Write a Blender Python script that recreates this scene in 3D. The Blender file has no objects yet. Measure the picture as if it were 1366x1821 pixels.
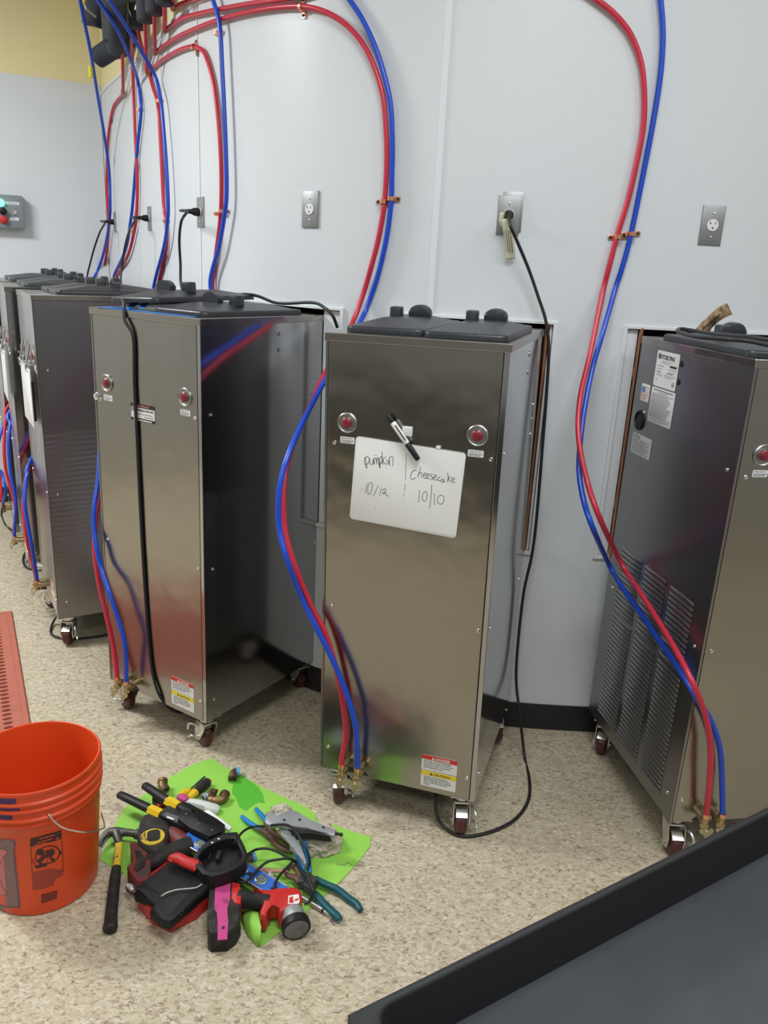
import bpy, bmesh, math, random
from mathutils import Vector, Matrix, Euler
random.seed(7)
C = bpy.context.scene.collection
PI = math.pi

# ------------------------------------------------------------------ camera
F_PX, PITCH, ROLL, EYE = 1419.0, 0.2997, 0.0515, 1.6093
FW = Vector((0, math.cos(PITCH), -math.sin(PITCH)))
_rt = Vector((1, 0, 0)); _up = _rt.cross(FW)
RT = _rt*math.cos(ROLL) + _up*math.sin(ROLL)
UP = -_rt*math.sin(ROLL) + _up*math.cos(ROLL)
cam_d = bpy.data.cameras.new('camera'); cam = bpy.data.objects.new('camera', cam_d); C.objects.link(cam)
cam_d.sensor_fit = 'VERTICAL'; cam_d.sensor_height = 36.0; cam_d.lens = F_PX/1821*36.0
cam_d.clip_start = 0.02; cam_d.clip_end = 60
mw = Matrix((RT, UP, -FW)).transposed().to_4x4(); mw.translation = Vector((0, 0, EYE))
cam.matrix_world = mw
bpy.context.scene.camera = cam

# ------------------------------------------------------------------ world, lights, exposure
w = bpy.data.worlds.new('world'); bpy.context.scene.world = w; w.use_nodes = True
w.node_tree.nodes['Background'].inputs[0].default_value = (0.8, 0.9, 1, 1)
w.node_tree.nodes['Background'].inputs[1].default_value = 0.05
def area(name, x, y, sx, sy, power, col=(0.93, 0.97, 1.0)):
    l = bpy.data.lights.new(name, 'AREA'); l.shape = 'RECTANGLE'; l.size = sx; l.size_y = sy
    l.energy = power; l.color = col
    o = bpy.data.objects.new(name, l); C.objects.link(o); o.location = (x, y, 3.22)
LIGHTS = [(0.3, 0.9, 40), (-3.0, 2.6, 118), (2.3, 0.6, 26), (-0.9, -0.9, 24), (-3.3, 0.2, 18), (1.6, -1.8, 22)]
for lx, ly, le in LIGHTS: area('ceiling_lamp', lx, ly, 1.15, 0.55, le)
vs = bpy.context.scene.view_settings
vs.view_transform = 'Standard'; vs.look = 'None'; vs.gamma = 1; vs.use_curve_mapping = False
vs.exposure = 0.12

# ------------------------------------------------------------------ pixel -> point helpers (real depths)
EYEV = Vector((0, 0, EYE))
def ray(px, py): return FW + RT*((px-683)/F_PX) - UP*((py-910.5)/F_PX)
def at_z(px, py, z=0.0):
    d = ray(px, py); return EYEV + d*((z-EYE)/d.z)
def at_y(px, py, y):
    d = ray(px, py); return EYEV + d*(y/d.y)
WP = [(3.2,3.55),(2.4,3.05),(1.75,2.76),(1.3,2.645),(.954,2.599),(.336,2.623),(-.2925,2.824),(-.789,3.377),(-1.241,4.219),(-1.677,5.003),(-1.83,5.30)]
def crom(P, n=24):
    P = [Vector(p) for p in P]; Q = [P[0]*2-P[1]] + P + [P[-1]*2-P[-2]]; o = []
    for i in range(1, len(Q)-2):
        a, b, c, d = Q[i-1:i+3]
        for k in range(n):
            t = k/n
            o.append((b*2 + (c-a)*t + (a*2-b*5+c*4-d)*t*t + (b*3-a-c*3+d)*t**3)*0.5)
    o.append(P[-1]); return o
WC = crom(WP); WS = [0.0]
for i in range(1, len(WC)): WS.append(WS[-1] + (WC[i]-WC[i-1]).length)
def wpt(s, off=0.0):
    s = max(0.001, min(WS[-1]-0.001, s)); i = 0
    while WS[i+1] < s: i += 1
    t = WC[i+1]-WC[i]; p = WC[i] + t*((s-WS[i])/(WS[i+1]-WS[i]))
    i0, i1 = max(0, i-4), min(len(WC)-1, i+5); t = (WC[i1]-WC[i0]).normalized()
    n = Vector((-t.y, t.x)); p = p + n*off
    return Vector((p.x, p.y)), n
def on_wall(px, py, off=0.0):
    d = ray(px, py); best = None
    pts = [c + Vector((-(WC[min(i+1,len(WC)-1)]-WC[max(i-1,0)]).y, (WC[min(i+1,len(WC)-1)]-WC[max(i-1,0)]).x)).normalized()*off for i, c in enumerate(WC)]
    for i in range(len(pts)-1):
        e = pts[i+1]-pts[i]; det = -d.x*e.y + d.y*e.x
        if abs(det) < 1e-9: continue
        a = (-pts[i].x*e.y + pts[i].y*e.x)/det; u = (d.x*pts[i].y - d.y*pts[i].x)/det
        if a > 0 and -1e-4 <= u <= 1.0001 and (best is None or a < best[0]): best = (a, WS[i]+u*(WS[i+1]-WS[i]))
    if best is None:                         # sight line passes beyond the wall's far end: use the left wall
        P0 = Vector((-1.83, 5.30, 0)); N_ = Vector((.33, -.73, 0)).normalized(); a = ((P0-EYEV).dot(N_)+off)/d.dot(N_)
        return EYEV + d*a, WS[-1]
    a, s = best; p = EYEV + d*a
    return p, s
def P(px, py, w=None, Y=None):
    if w is not None: return on_wall(px, py, w)[0]
    return at_y(px, py, Y)

# ------------------------------------------------------------------ materials
MATS = {}
def mat(name, col, rough=0.5, metal=0.0, spec=0.5, coat=0, trans=0, emit=None, noise=None, bump=None, var=None, alpha=1, aniso=0):
    """noise=(scale, strength) multiplies the colour; bump=(scale, strength, stretch xyz); var=(colour2, scale, lo, hi) patches of dirt"""
    if name in MATS: return MATS[name]
    m = bpy.data.materials.new(name); m.use_nodes = True; nt = m.node_tree; N = nt.nodes; L = nt.links
    b = N['Principled BSDF']
    b.inputs['Base Color'].default_value = (*col, 1); b.inputs['Roughness'].default_value = rough
    b.inputs['Metallic'].default_value = metal; b.inputs['Specular IOR Level'].default_value = spec
    b.inputs['Coat Weight'].default_value = coat; b.inputs['Transmission Weight'].default_value = trans
    if aniso:
        b.inputs['Anisotropic'].default_value = aniso
        tg = N.new('ShaderNodeTangent'); tg.direction_type = 'RADIAL'; tg.axis = 'Z'; L.new(tg.outputs[0], b.inputs['Tangent'])
    if emit: b.inputs['Emission Color'].default_value = (*emit[0], 1); b.inputs['Emission Strength'].default_value = emit[1]
    tc = N.new('ShaderNodeTexCoord'); colsock = None
    if noise or var:
        rgb = N.new('ShaderNodeRGB'); rgb.outputs[0].default_value = (*col, 1); colsock = rgb.outputs[0]
    if var:
        nz = N.new('ShaderNodeTexNoise'); nz.inputs['Scale'].default_value = var[1]; nz.inputs['Detail'].default_value = 6
        L.new(tc.outputs['Object'], nz.inputs['Vector'])
        rp = N.new('ShaderNodeValToRGB'); rp.color_ramp.elements[0].position = var[2]; rp.color_ramp.elements[1].position = var[3]
        L.new(nz.outputs[0], rp.inputs[0])
        mx = N.new('ShaderNodeMix'); mx.data_type = 'RGBA'; L.new(rp.outputs[0], mx.inputs[0])
        L.new(colsock, mx.inputs[6]); mx.inputs[7].default_value = (*var[0], 1); colsock = mx.outputs[2]
    if noise:
        nz = N.new('ShaderNodeTexNoise'); nz.inputs['Scale'].default_value = noise[0]; nz.inputs['Detail'].default_value = 5
        L.new(tc.outputs['Object'], nz.inputs['Vector'])
        mr = N.new('ShaderNodeMapRange'); mr.inputs['To Min'].default_value = 1-noise[1]; mr.inputs['To Max'].default_value = 1+noise[1]
        L.new(nz.outputs[0], mr.inputs[0])
        mx = N.new('ShaderNodeVectorMath'); mx.operation = 'SCALE'; L.new(colsock, mx.inputs[0]); L.new(mr.outputs[0], mx.inputs[3]); colsock = mx.outputs[0]
    if colsock: L.new(colsock, b.inputs['Base Color'])
    if bump:
        mp = N.new('ShaderNodeMapping'); mp.inputs['Scale'].default_value = bump[2] if len(bump) > 2 else (1, 1, 1)
        L.new(tc.outputs['Object'], mp.inputs[0])
        nz = N.new('ShaderNodeTexNoise'); nz.inputs['Scale'].default_value = bump[0]; nz.inputs['Detail'].default_value = 3
        L.new(mp.outputs[0], nz.inputs['Vector'])
        bp = N.new('ShaderNodeBump'); bp.inputs['Strength'].default_value = bump[1]; bp.inputs['Distance'].default_value = bump[3] if len(bump) > 3 else 0.002
        L.new(nz.outputs[0], bp.inputs['Height']); L.new(bp.outputs[0], b.inputs['Normal'])
    MATS[name] = m; return m

def rippled(m):
    """fine horizontal ripples pressed into the lower part of a sheet"""
    nt = m.node_tree; N = nt.nodes; L = nt.links; b = N['Principled BSDF']
    tc = N.new('ShaderNodeTexCoord'); nz = N.new('ShaderNodeTexNoise'); nz.inputs['Scale'].default_value = 3; L.new(tc.outputs['Object'], nz.inputs['Vector'])
    sep = N.new('ShaderNodeSeparateXYZ'); L.new(tc.outputs['Object'], sep.inputs[0])
    a = N.new('ShaderNodeMath'); a.operation = 'MULTIPLY_ADD'; a.inputs[1].default_value = .05; L.new(nz.outputs[0], a.inputs[0]); L.new(sep.outputs[2], a.inputs[2])
    f = N.new('ShaderNodeMath'); f.operation = 'MULTIPLY'; f.inputs[1].default_value = 2*PI/.021; L.new(a.outputs[0], f.inputs[0])
    si = N.new('ShaderNodeMath'); si.operation = 'SINE'; L.new(f.outputs[0], si.inputs[0])
    mk = N.new('ShaderNodeMapRange'); mk.inputs['From Min'].default_value = .93; mk.inputs['From Max'].default_value = .91; L.new(sep.outputs[2], mk.inputs[0])
    mk2 = N.new('ShaderNodeMapRange'); mk2.inputs['From Min'].default_value = .35; mk2.inputs['From Max'].default_value = .7; L.new(sep.outputs[2], mk2.inputs[0])
    q = N.new('ShaderNodeMath'); q.operation = 'MULTIPLY'; L.new(si.outputs[0], q.inputs[0]); L.new(mk.outputs[0], q.inputs[1])
    q2 = N.new('ShaderNodeMath'); q2.operation = 'MULTIPLY'; L.new(q.outputs[0], q2.inputs[0]); L.new(mk2.outputs[0], q2.inputs[1])
    bp = N.new('ShaderNodeBump'); bp.inputs['Strength'].default_value = .35; bp.inputs['Distance'].default_value = .0016; L.new(q2.outputs[0], bp.inputs['Height']); L.new(bp.outputs[0], b.inputs['Normal'])
    return m

def floor_material():
    m = bpy.data.materials.new('speckled_vinyl'); m.use_nodes = True; nt = m.node_tree; N = nt.nodes; L = nt.links
    b = N['Principled BSDF']; b.inputs['Roughness'].default_value = 0.42; b.inputs['Specular IOR Level'].default_value = 0.4
    tc = N.new('ShaderNodeTexCoord')
    nz0 = N.new('ShaderNodeTexNoise'); nz0.inputs['Scale'].default_value = 60; L.new(tc.outputs['Object'], nz0.inputs['Vector'])
    add = N.new('ShaderNodeMixRGB'); add.blend_type = 'LINEAR_LIGHT'; add.inputs[0].default_value = 0.012
    L.new(tc.outputs['Object'], add.inputs[1]); L.new(nz0.outputs[1], add.inputs[2])
    def chips(scale, rot, stretch):
        mp = N.new('ShaderNodeMapping'); mp.inputs['Rotation'].default_value = (0, 0, rot); mp.inputs['Scale'].default_value = stretch
        L.new(add.outputs[0], mp.inputs[0])
        v = N.new('ShaderNodeTexVoronoi'); v.inputs['Scale'].default_value = scale; L.new(mp.outputs[0], v.inputs['Vector'])
        s = N.new('ShaderNodeSeparateColor'); L.new(v.outputs['Color'], s.inputs[0]); return s
    a = chips(85, 0.5, (1, 1.9, 1)); c = chips(120, -0.7, (1, 2.2, 1))
    r1 = N.new('ShaderNodeValToRGB'); e = r1.color_ramp; e.interpolation = 'CONSTANT'
    cols = [(0.0, (.27,.205,.125)), (.14, (.47,.395,.27)), (.45, (.58,.505,.365)), (.72, (.50,.42,.285)), (.88, (.70,.63,.49))]
    e.elements[0].position = 0; e.elements[0].color = (*cols[0][1], 1); e.elements[1].position = cols[1][0]; e.elements[1].color = (*cols[1][1], 1)
    for p_, q in cols[2:]: x = e.elements.new(p_); x.color = (*q, 1)
    L.new(a.outputs[0], r1.inputs[0])
    r2 = N.new('ShaderNodeValToRGB'); e = r2.color_ramp; e.interpolation = 'CONSTANT'
    e.elements[0].position = 0; e.elements[0].color = (.20, .15, .09, 1); e.elements[1].position = .09; e.elements[1].color = (.49,.42,.295, 1)
    x = e.elements.new(.6); x.color = (.63,.56,.42, 1)
    L.new(c.outputs[0], r2.inputs[0])
    mx = N.new('ShaderNodeMix'); mx.data_type = 'RGBA'; mx.inputs[0].default_value = 0.5
    L.new(r1.outputs[0], mx.inputs[6]); L.new(r2.outputs[0], mx.inputs[7])
    g = N.new('ShaderNodeTexNoise'); g.inputs['Scale'].default_value = 1.3; L.new(tc.outputs['Object'], g.inputs['Vector'])
    mr = N.new('ShaderNodeMapRange'); mr.inputs['To Min'].default_value = .82; mr.inputs['To Max'].default_value = 1.02; L.new(g.outputs[0], mr.inputs[0])
    sc = N.new('ShaderNodeVectorMath'); sc.operation = 'SCALE'; L.new(mx.outputs[2], sc.inputs[0]); L.new(mr.outputs[0], sc.inputs[3])
    L.new(sc.outputs[0], b.inputs['Base Color'])
    return m

M_FLOOR = floor_material()
M_WALL = mat('frp_panel', (.67, .70, .72), .38, spec=.35, bump=(160, .35, (1, 1, 1), .0008))
M_SEAM = mat('seam_plastic', (.72, .745, .77), .4)
M_YEL = mat('yellow_paint', (.80, .71, .40), .6, bump=(120, .2))
M_CEIL = mat('ceiling_tile', (.75, .75, .73), .9)
M_DIM = mat('far_room_wall', (.52, .51, .49), .7, noise=(2, .3))
M_BASE = mat('black_vinyl_base', (.012, .012, .015), .4)
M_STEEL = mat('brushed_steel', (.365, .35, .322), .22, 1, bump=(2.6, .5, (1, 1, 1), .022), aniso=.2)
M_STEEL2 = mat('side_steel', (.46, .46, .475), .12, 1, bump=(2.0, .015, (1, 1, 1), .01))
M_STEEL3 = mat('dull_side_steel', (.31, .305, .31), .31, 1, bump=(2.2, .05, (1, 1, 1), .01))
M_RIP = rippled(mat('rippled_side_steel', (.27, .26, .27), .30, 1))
M_GALV = mat('louver_steel', (.42, .42, .42), .3, 1)
M_BEZ = mat('bezel_chrome', (.45, .45, .44), .34, 1)
M_CORE = mat('dark_seam', (.03, .03, .03), .6)
M_LID = mat('black_lid_plastic', (.024, .027, .032), .36, bump=(200, .2))
M_CHROME = mat('zinc_plate', (.72, .71, .68), .33, 1, noise=(60, .25))
M_CHR2 = mat('bright_chrome', (.8, .8, .8), .15, 1)
M_WHEEL = mat('maroon_wheel', (.075, .018, .015), .4)
M_BRASS = mat('brass', (.48, .38, .22), .42, 1, noise=(80, .3))
M_BRASSW = mat('dull_brass', (.44, .37, .20), .5, .8, noise=(60, .2))
M_COPPER = mat('copper', (.90, .45, .27), .28, 1, noise=(40, .2))
M_RED = mat('red_pex', (.54, .026, .055), .3, spec=.5)
M_BLUE = mat('blue_pex', (.010, .065, .52), .3, spec=.5)
M_CORD = mat('black_cord', (.012, .012, .013), .45)
M_PLATE = mat('outlet_steel', (.36, .37, .37), .42, .85)
M_WHITE = mat('white_plastic', (.78, .78, .76), .4)
M_PAPER = mat('white_label', (.72, .72, .71), .5)
M_INK = mat('black_ink', (.015, .015, .017), .5)
M_GINK = mat('grey_ink', (.10, .10, .11), .6)
M_LRED = mat('label_red', (.55, .03, .02), .5)
M_LYEL = mat('label_yellow', (.75, .60, .02), .5)
M_LENS = mat('red_lens', (.20, .012, .025), .3, coat=.3)
M_BOARD = mat('whiteboard', (.72, .72, .69), .28, spec=.5)
M_MARK = mat('marker_ink', (.035, .03, .035), .6)
M_BLK = mat('black_plastic', (.009, .009, .010), .48, spec=.35)
M_BLKD = mat('dusty_black_plastic', (.020, .018, .017), .6, spec=.3, var=((.07, .062, .055), 30, .5, .85))
M_FOAM = mat('foam_insulation', (.040, .045, .055), .85, bump=(60, .4))
M_YH = mat('yellow_lever', (.70, .62, .03), .45)
M_CREAM = mat('cream_tag', (.62, .60, .42), .7)
M_BROWN = mat('brown_tag', (.30, .20, .10), .7, var=((.10, .06, .03), 60, .45, .6))
M_TAPE = mat('blue_tape', (.035, .19, .60), .55)
M_ORANGE = mat('bucket_orange', (.70, .068, .012), .36, spec=.5, noise=(3, .12))
M_GREEN = mat('green_card', (.27, .57, .075), .6, noise=(4, .08))
M_MAT = mat('terracotta_rubber', (.42, .12, .075), .6, noise=(14, .15))
M_TRAY = mat('black_cart_plastic', (.013, .013, .015), .62, bump=(140, .5, (1, 1, 1), .0006))
M_TRAYF = mat('cart_shelf_plastic', (.042, .045, .052), .6, noise=(5, .35), bump=(140, .4, (1, 1, 1), .0006))
M_TOOLY = mat('tool_yellow', (.72, .48, .01), .45, noise=(50, .2))
M_TOOLYD = mat('worn_yellow', (.66, .46, .03), .55, var=((.06, .04, .015), 55, .60, .68))
M_TOOLR = mat('tool_red', (.50, .022, .018), .4)
M_TOOLRD = mat('dirty_red', (.17, .022, .02), .55, var=((.06, .035, .03), 25, .48, .62))
M_PINK = mat('pink_tape', (.50, .055, .21), .5, var=((.25, .03, .10), 30, .58, .7))
M_IRON = mat('dark_forged_steel', (.10, .095, .085), .45, .7, noise=(40, .3))
M_RUST = mat('rusty_steel', (.12, .065, .04), .6, .4, noise=(40, .4))
M_GREY = mat('grey_cast_alloy', (.42, .43, .44), .45, .5, noise=(50, .15))
M_BLUEH = mat('bright_blue_grip', (.005, .20, .55), .4)
M_TEAL = mat('teal_grip', (.003, .075, .095), .4)
M_LEVB = mat('level_blue', (.03, .14, .52), .4)
M_ALU = mat('aluminium', (.62, .62, .62), .35, 1)
M_RAG = mat('beige_rag', (.50, .44, .35), .9, var=((.20, .17, .13), 22, .55, .7))
M_VIAL = mat('vial_glass', (.16, .20, .18), .15, coat=.5)
M_WOODR = mat('faded_red_blade', (.42, .22, .14), .6)
M_GLASS = mat('lamp_lens', (.10, .10, .11), .12, coat=.8)
M_PURP = mat('purple_stain', (.055, .018, .12), .5)
M_BGREY = mat('bucket_grey_print', (.25, .15, .15), .55, noise=(6, .2))
M_BPINK = mat('bucket_pink_print', (.62, .20, .20), .55)
M_BDARK = mat('bucket_dark_print', (.045, .012, .010), .5)
M_BFADE = mat('bucket_faded_print', (.33, .04, .02), .5)
M_GREENL = mat('green_lamp', (.1, .9, .6), .3, emit=((.15, 1, .65), 2.2))
M_BOXG = mat('grey_box_paint', (.22, .25, .265), .45)
M_TUBEW = mat('white_tube', (.62, .64, .60), .45)
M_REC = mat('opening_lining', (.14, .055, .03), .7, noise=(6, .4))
M_LBLUE = mat('label_blue', (.10, .20, .50), .5)
M_FADEP = mat('faded_purple_ink', (.16, .12, .15), .5)

# ------------------------------------------------------------------ mesh builder
_txt = {}
class G:
    def __init__(s): s.bm = bmesh.new(); s.M = Matrix.Identity(4)
    def _merge(s, t, mi, M=None):
        for f in t.faces: f.material_index = mi
        t.transform(s.M @ M if M is not None else s.M)
        me = bpy.data.meshes.new('_t'); t.to_mesh(me); t.free(); s.bm.from_mesh(me); bpy.data.meshes.remove(me)
    def box(s, x0, y0, z0, x1, y1, z1, bev=0, mi=0, M=None, seg=2):
        t = bmesh.new(); bmesh.ops.create_cube(t, size=1)
        for v in t.verts: v.co = Vector(((x0+x1)/2+v.co.x*(x1-x0), (y0+y1)/2+v.co.y*(y1-y0), (z0+z1)/2+v.co.z*(z1-z0)))
        if bev: bmesh.ops.bevel(t, geom=t.edges[:], offset=bev, segments=seg, profile=.5, affect='EDGES')
        s._merge(t, mi, M); return s
    def prism(s, pts, z0, z1, bev=0, mi=0, M=None, taper=1.0, seg=2):
        t = bmesh.new(); n = len(pts); ar = sum(pts[i][0]*pts[(i+1)%n][1]-pts[(i+1)%n][0]*pts[i][1] for i in range(n))
        if ar < 0: pts = list(pts)[::-1]
        cx = sum(p[0] for p in pts)/n; cy = sum(p[1] for p in pts)/n
        lo = [t.verts.new((p[0], p[1], z0)) for p in pts]
        hi = [t.verts.new((cx+(p[0]-cx)*taper, cy+(p[1]-cy)*taper, z1)) for p in pts]
        t.faces.new(lo[::-1]); top = t.faces.new(hi)
        for i in range(n): t.faces.new((lo[i], lo[(i+1)%n], hi[(i+1)%n], hi[i]))
        if bev: bmesh.ops.bevel(t, geom=list(top.edges), offset=bev, segments=seg, profile=.5, affect='EDGES')
        s._merge(t, mi, M); return s
    def lathe(s, prof, n=24, mi=0, M=None, caps=True, a0=0, a1=2*PI):
        t = bmesh.new(); full = abs(a1-a0-2*PI) < 1e-6; m = n if full else n+1
        rings = [[t.verts.new((r*math.cos(a0+(a1-a0)*k/n), r*math.sin(a0+(a1-a0)*k/n), z)) for k in range(m)] for r, z in prof]
        for i in range(len(rings)-1):
            for k in range(n if not full else m):
                k2 = (k+1) % m if full else k+1
                if k2 < m or full: t.faces.new((rings[i][k], rings[i][k2], rings[i+1][k2], rings[i+1][k]))
        if caps and full:
            t.faces.new(rings[0][::-1]); t.faces.new(rings[-1])
        bmesh.ops.remove_doubles(t, verts=t.verts, dist=1e-6); bmesh.ops.recalc_face_normals(t, faces=t.faces)
        s._merge(t, mi, M); return s
    def cyl(s, p0, p1, r, n=16, mi=0, r2=None, bev=0):
        p0 = Vector(p0); p1 = Vector(p1); d = p1-p0; L = d.length; q = d.to_track_quat('Z', 'Y').to_matrix().to_4x4(); q.translation = p0
        r2 = r if r2 is None else r2
        pr = [(r, 0), (r2, L)] if not bev else [(r-bev, 0), (r, bev), (r2, L-bev), (r2-bev, L)]
        return s.lathe(pr, n, mi, q)
    def tube(s, pts, r, n=10, mi=0, smooth=0, flat=1.0):
        pts = [Vector(p) for p in pts]; R_ = list(r) if isinstance(r, (list, tuple)) else [r]*len(pts)
        if smooth:
            q = crom(pts, smooth); rr = []
            for i in range(len(pts)-1):
                for k in range(smooth): rr.append(R_[i]+(R_[i+1]-R_[i])*k/smooth)
            rr.append(R_[-1]); pts, R_ = q, rr
        t = bmesh.new(); rings = []; up = Vector((0, 0, 1)); prev = None
        for i, p in enumerate(pts):
            d = (pts[min(i+1, len(pts)-1)]-pts[max(i-1, 0)]).normalized()
            if prev is None:
                a = d.cross(up)
                if a.length < .05: a = d.cross(Vector((1, 0, 0)))
            else: a = prev - d*prev.dot(d)
            a.normalize(); prev = a; b = d.cross(a)
            rings.append([t.verts.new(p + (a*math.cos(2*PI*k/n) + b*math.sin(2*PI*k/n)*flat)*R_[i]) for k in range(n)])
        for i in range(len(rings)-1):
            for k in range(n): t.faces.new((rings[i][k], rings[i][(k+1)%n], rings[i+1][(k+1)%n], rings[i+1][k]))
        t.faces.new(rings[0][::-1]); t.faces.new(rings[-1]); bmesh.ops.recalc_face_normals(t, faces=t.faces)
        s._merge(t, mi); return s
    def ball(s, c, r, mi=0, n=16, M=None):
        t = bmesh.new(); bmesh.ops.create_uvsphere(t, u_segments=n, v_segments=n//2, radius=1)
        r = r if isinstance(r, (tuple, list)) else (r, r, r)
        for v in t.verts: v.co = Vector((c[0]+v.co.x*r[0], c[1]+v.co.y*r[1], c[2]+v.co.z*r[2]))
        s._merge(t, mi, M); return s
    def ribbon(s, pts, w, nrm, mi=0, th=.0003):
        """ink stroke: a thin flat strip of width w along pts lying on a plane with normal nrm"""
        pts = [Vector(p) for p in pts]; nrm = Vector(nrm).normalized()
        if len(pts) > 2: pts = crom(pts, 4)
        t = bmesh.new(); prev = None
        for i, p in enumerate(pts):
            d = (pts[min(i+1, len(pts)-1)]-pts[max(i-1, 0)])
            if d.length < 1e-7: continue
            a = d.normalized().cross(nrm)*w/2
            q = [t.verts.new(p+a+nrm*th), t.verts.new(p-a+nrm*th)]
            if prev: t.faces.new((prev[0], q[0], q[1], prev[1]))
            prev = q
        s._merge(t, mi); return s
    def text(s, body, size, M, mi=0, bold=0.0, spacing=1.0, align='LEFT'):
        cu = bpy.data.curves.new('_f', 'FONT'); cu.body = body; cu.size = size; cu.offset = bold; cu.space_character = spacing
        cu.align_x = align; cu.resolution_u = 2
        o = bpy.data.objects.new('_f', cu); C.objects.link(o); dg = bpy.context.evaluated_depsgraph_get()
        me = o.evaluated_get(dg).to_mesh(); t = bmesh.new(); t.from_mesh(me); o.evaluated_get(dg).to_mesh_clear()
        bpy.data.objects.remove(o); bpy.data.curves.remove(cu)
        s._merge(t, mi, M); return s
def obj(name, g, mats, parent=None, smooth=True, ang=38, loc=None):
    me = bpy.data.meshes.new(name); g.bm.to_mesh(me); g.bm.free()
    if not isinstance(mats, (list, tuple)): mats = [mats]
    for m in mats: me.materials.append(m)
    if smooth:
        me.polygons.foreach_set('use_smooth', [True]*len(me.polygons)); me.set_sharp_from_angle(angle=math.radians(ang))
    me.update(); o = bpy.data.objects.new(name, me); C.objects.link(o)
    if parent: o.parent = parent
    if loc: o.location = loc
    return o
def tag(o, label, cat, group=None):
    o['label'] = label; o['category'] = cat
    if group: o['group'] = group
    return o
def thing(name, label, cat, loc=(0, 0, 0), M=None, group=None):
    o = bpy.data.objects.new(name, None); C.objects.link(o); o.empty_display_size = .05
    if M is not None: o.matrix_world = M
    else: o.location = loc
    return tag(o, label, cat, group)
def struct(name, g, m, parent=None, **k):
    o = obj(name, g, m, parent, **k)
    if not parent: o['kind'] = 'structure'
    return o
def rrect(x0, y0, x1, y1, r, n=4):
    o = []
    for cx, cy, a in ((x1-r, y1-r, 0), (x0+r, y1-r, PI/2), (x0+r, y0+r, PI), (x1-r, y0+r, 1.5*PI)):
        for k in range(n+1): o.append((cx+r*math.cos(a+k*PI/2/n), cy+r*math.sin(a+k*PI/2/n)))
    return o

# ------------------------------------------------------------------ room
H_CEIL, H_PAN = 3.3, 2.51
g = G(); g.box(-5.5, -3.2, -.05, 3.9, 6.2, 0); struct('floor', g, M_FLOOR, smooth=False)
g = G(); g.box(-5.5, -3.2, H_CEIL, 3.9, 6.2, H_CEIL+.05); ceiling = struct('ceiling', g, M_CEIL, smooth=False)
OPEN = [(2.150, 2.687), (2.917, 3.430), (3.624, 4.130), (4.45, 4.93)]
OZ0, OZ1 = .690, 1.455
def wall_sheet(s0, s1, z0, z1, off, thick, holes):
    """curved sheet between s0..s1 with real rectangular holes"""
    cuts = {s0, s1}; k = s0
    while k < s1: cuts.add(round(k, 4)); k += .06
    for a, b in holes:
        for q in (a, b):
            if s0 < q < s1: cuts.add(q)
    S = sorted(cuts); S2 = [S[0]]
    for q in S[1:]:
        if q-S2[-1] > .004: S2.append(q)
        elif any(abs(q-h) < 1e-6 for ab in holes for h in ab): S2[-1] = q
    Z = [z0] + [z for z in (OZ0, OZ1) if z0 < z < z1] + [z1]
    g = G(); t = g.bm; V = {}
    def v(i, j, k):
        if (i, j, k) not in V:
            p, n = wpt(S2[i], off if k else off-thick); V[(i, j, k)] = t.verts.new((p.x, p.y, Z[j]))
        return V[(i, j, k)]
    def solid(i, j):
        if i < 0 or j < 0 or i >= len(S2)-1 or j >= len(Z)-1: return False
        sm = (S2[i]+S2[i+1])/2; zm = (Z[j]+Z[j+1])/2
        return not (OZ0 < zm < OZ1 and any(a < sm < b for a, b in holes))
    for i in range(len(S2)-1):
        for j in range(len(Z)-1):
            if not solid(i, j): continue
            t.faces.new((v(i,j,1), v(i,j+1,1), v(i+1,j+1,1), v(i+1,j,1)))
            t.faces.new((v(i,j,0), v(i+1,j,0), v(i+1,j+1,0), v(i,j+1,0)))
            if not solid(i-1, j): t.faces.new((v(i,j,0), v(i,j+1,0), v(i,j+1,1), v(i,j,1)))
            if not solid(i+1, j): t.faces.new((v(i+1,j,1), v(i+1,j+1,1), v(i+1,j+1,0), v(i+1,j,0)))
            if not solid(i, j-1): t.faces.new((v(i,j,0), v(i,j,1), v(i+1,j,1), v(i+1,j,0)))
            if not solid(i, j+1): t.faces.new((v(i,j+1,1), v(i,j+1,0), v(i+1,j+1,0), v(i+1,j+1,1)))
    return g
wall_back = struct('wall_back', wall_sheet(0, WS[-1], 0, H_CEIL, -.004, .10, OPEN), M_YEL, ang=30)
SEAMS = [0.9, 2.12, 3.316, 4.51, 5.10, 5.72, 6.32]
edges = [0.0] + SEAMS + [WS[-1]]
for a, b in zip(edges, edges[1:]):
    obj('wall_panel', wall_sheet(a+.001, b-.001, .003, H_PAN, 0, .0038, OPEN), M_WALL, wall_back, ang=30)
def strip(s0, s1, z0, z1, off, g=None):
    g = g or G(); n = max(1, int((s1-s0)/.06)); t = g.bm; A = []
    for i in range(n+1):
        s = s0+(s1-s0)*i/n; p, _ = wpt(s, off); q, _ = wpt(s, .0002 if off > 0 else off-.012)
        A.append([t.verts.new((q.x, q.y, z0)), t.verts.new((p.x, p.y, z0+.0015)), t.verts.new((p.x, p.y, z1-.0015)), t.verts.new((q.x, q.y, z1))])
    for a, b in zip(A, A[1:]):
        for k in range(3): t.faces.new((a[k], a[k+1], b[k+1], b[k]))
    t.faces.new(A[0][::-1]); t.faces.new(A[-1])
    return g
for k, s in enumerate(SEAMS):
    inside = any(a < s < b for a, b in OPEN); wd = .0105 if k in (2, 4, 6) else .006
    obj('seam_strip', strip(s-wd, s+wd, OZ1 if inside else .10, H_PAN, .003), M_SEAM, wall_back)
obj('cap_strip', strip(.02, WS[-1]-.002, H_PAN-.012, H_PAN+.006, .006), M_SEAM, wall_back)
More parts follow.
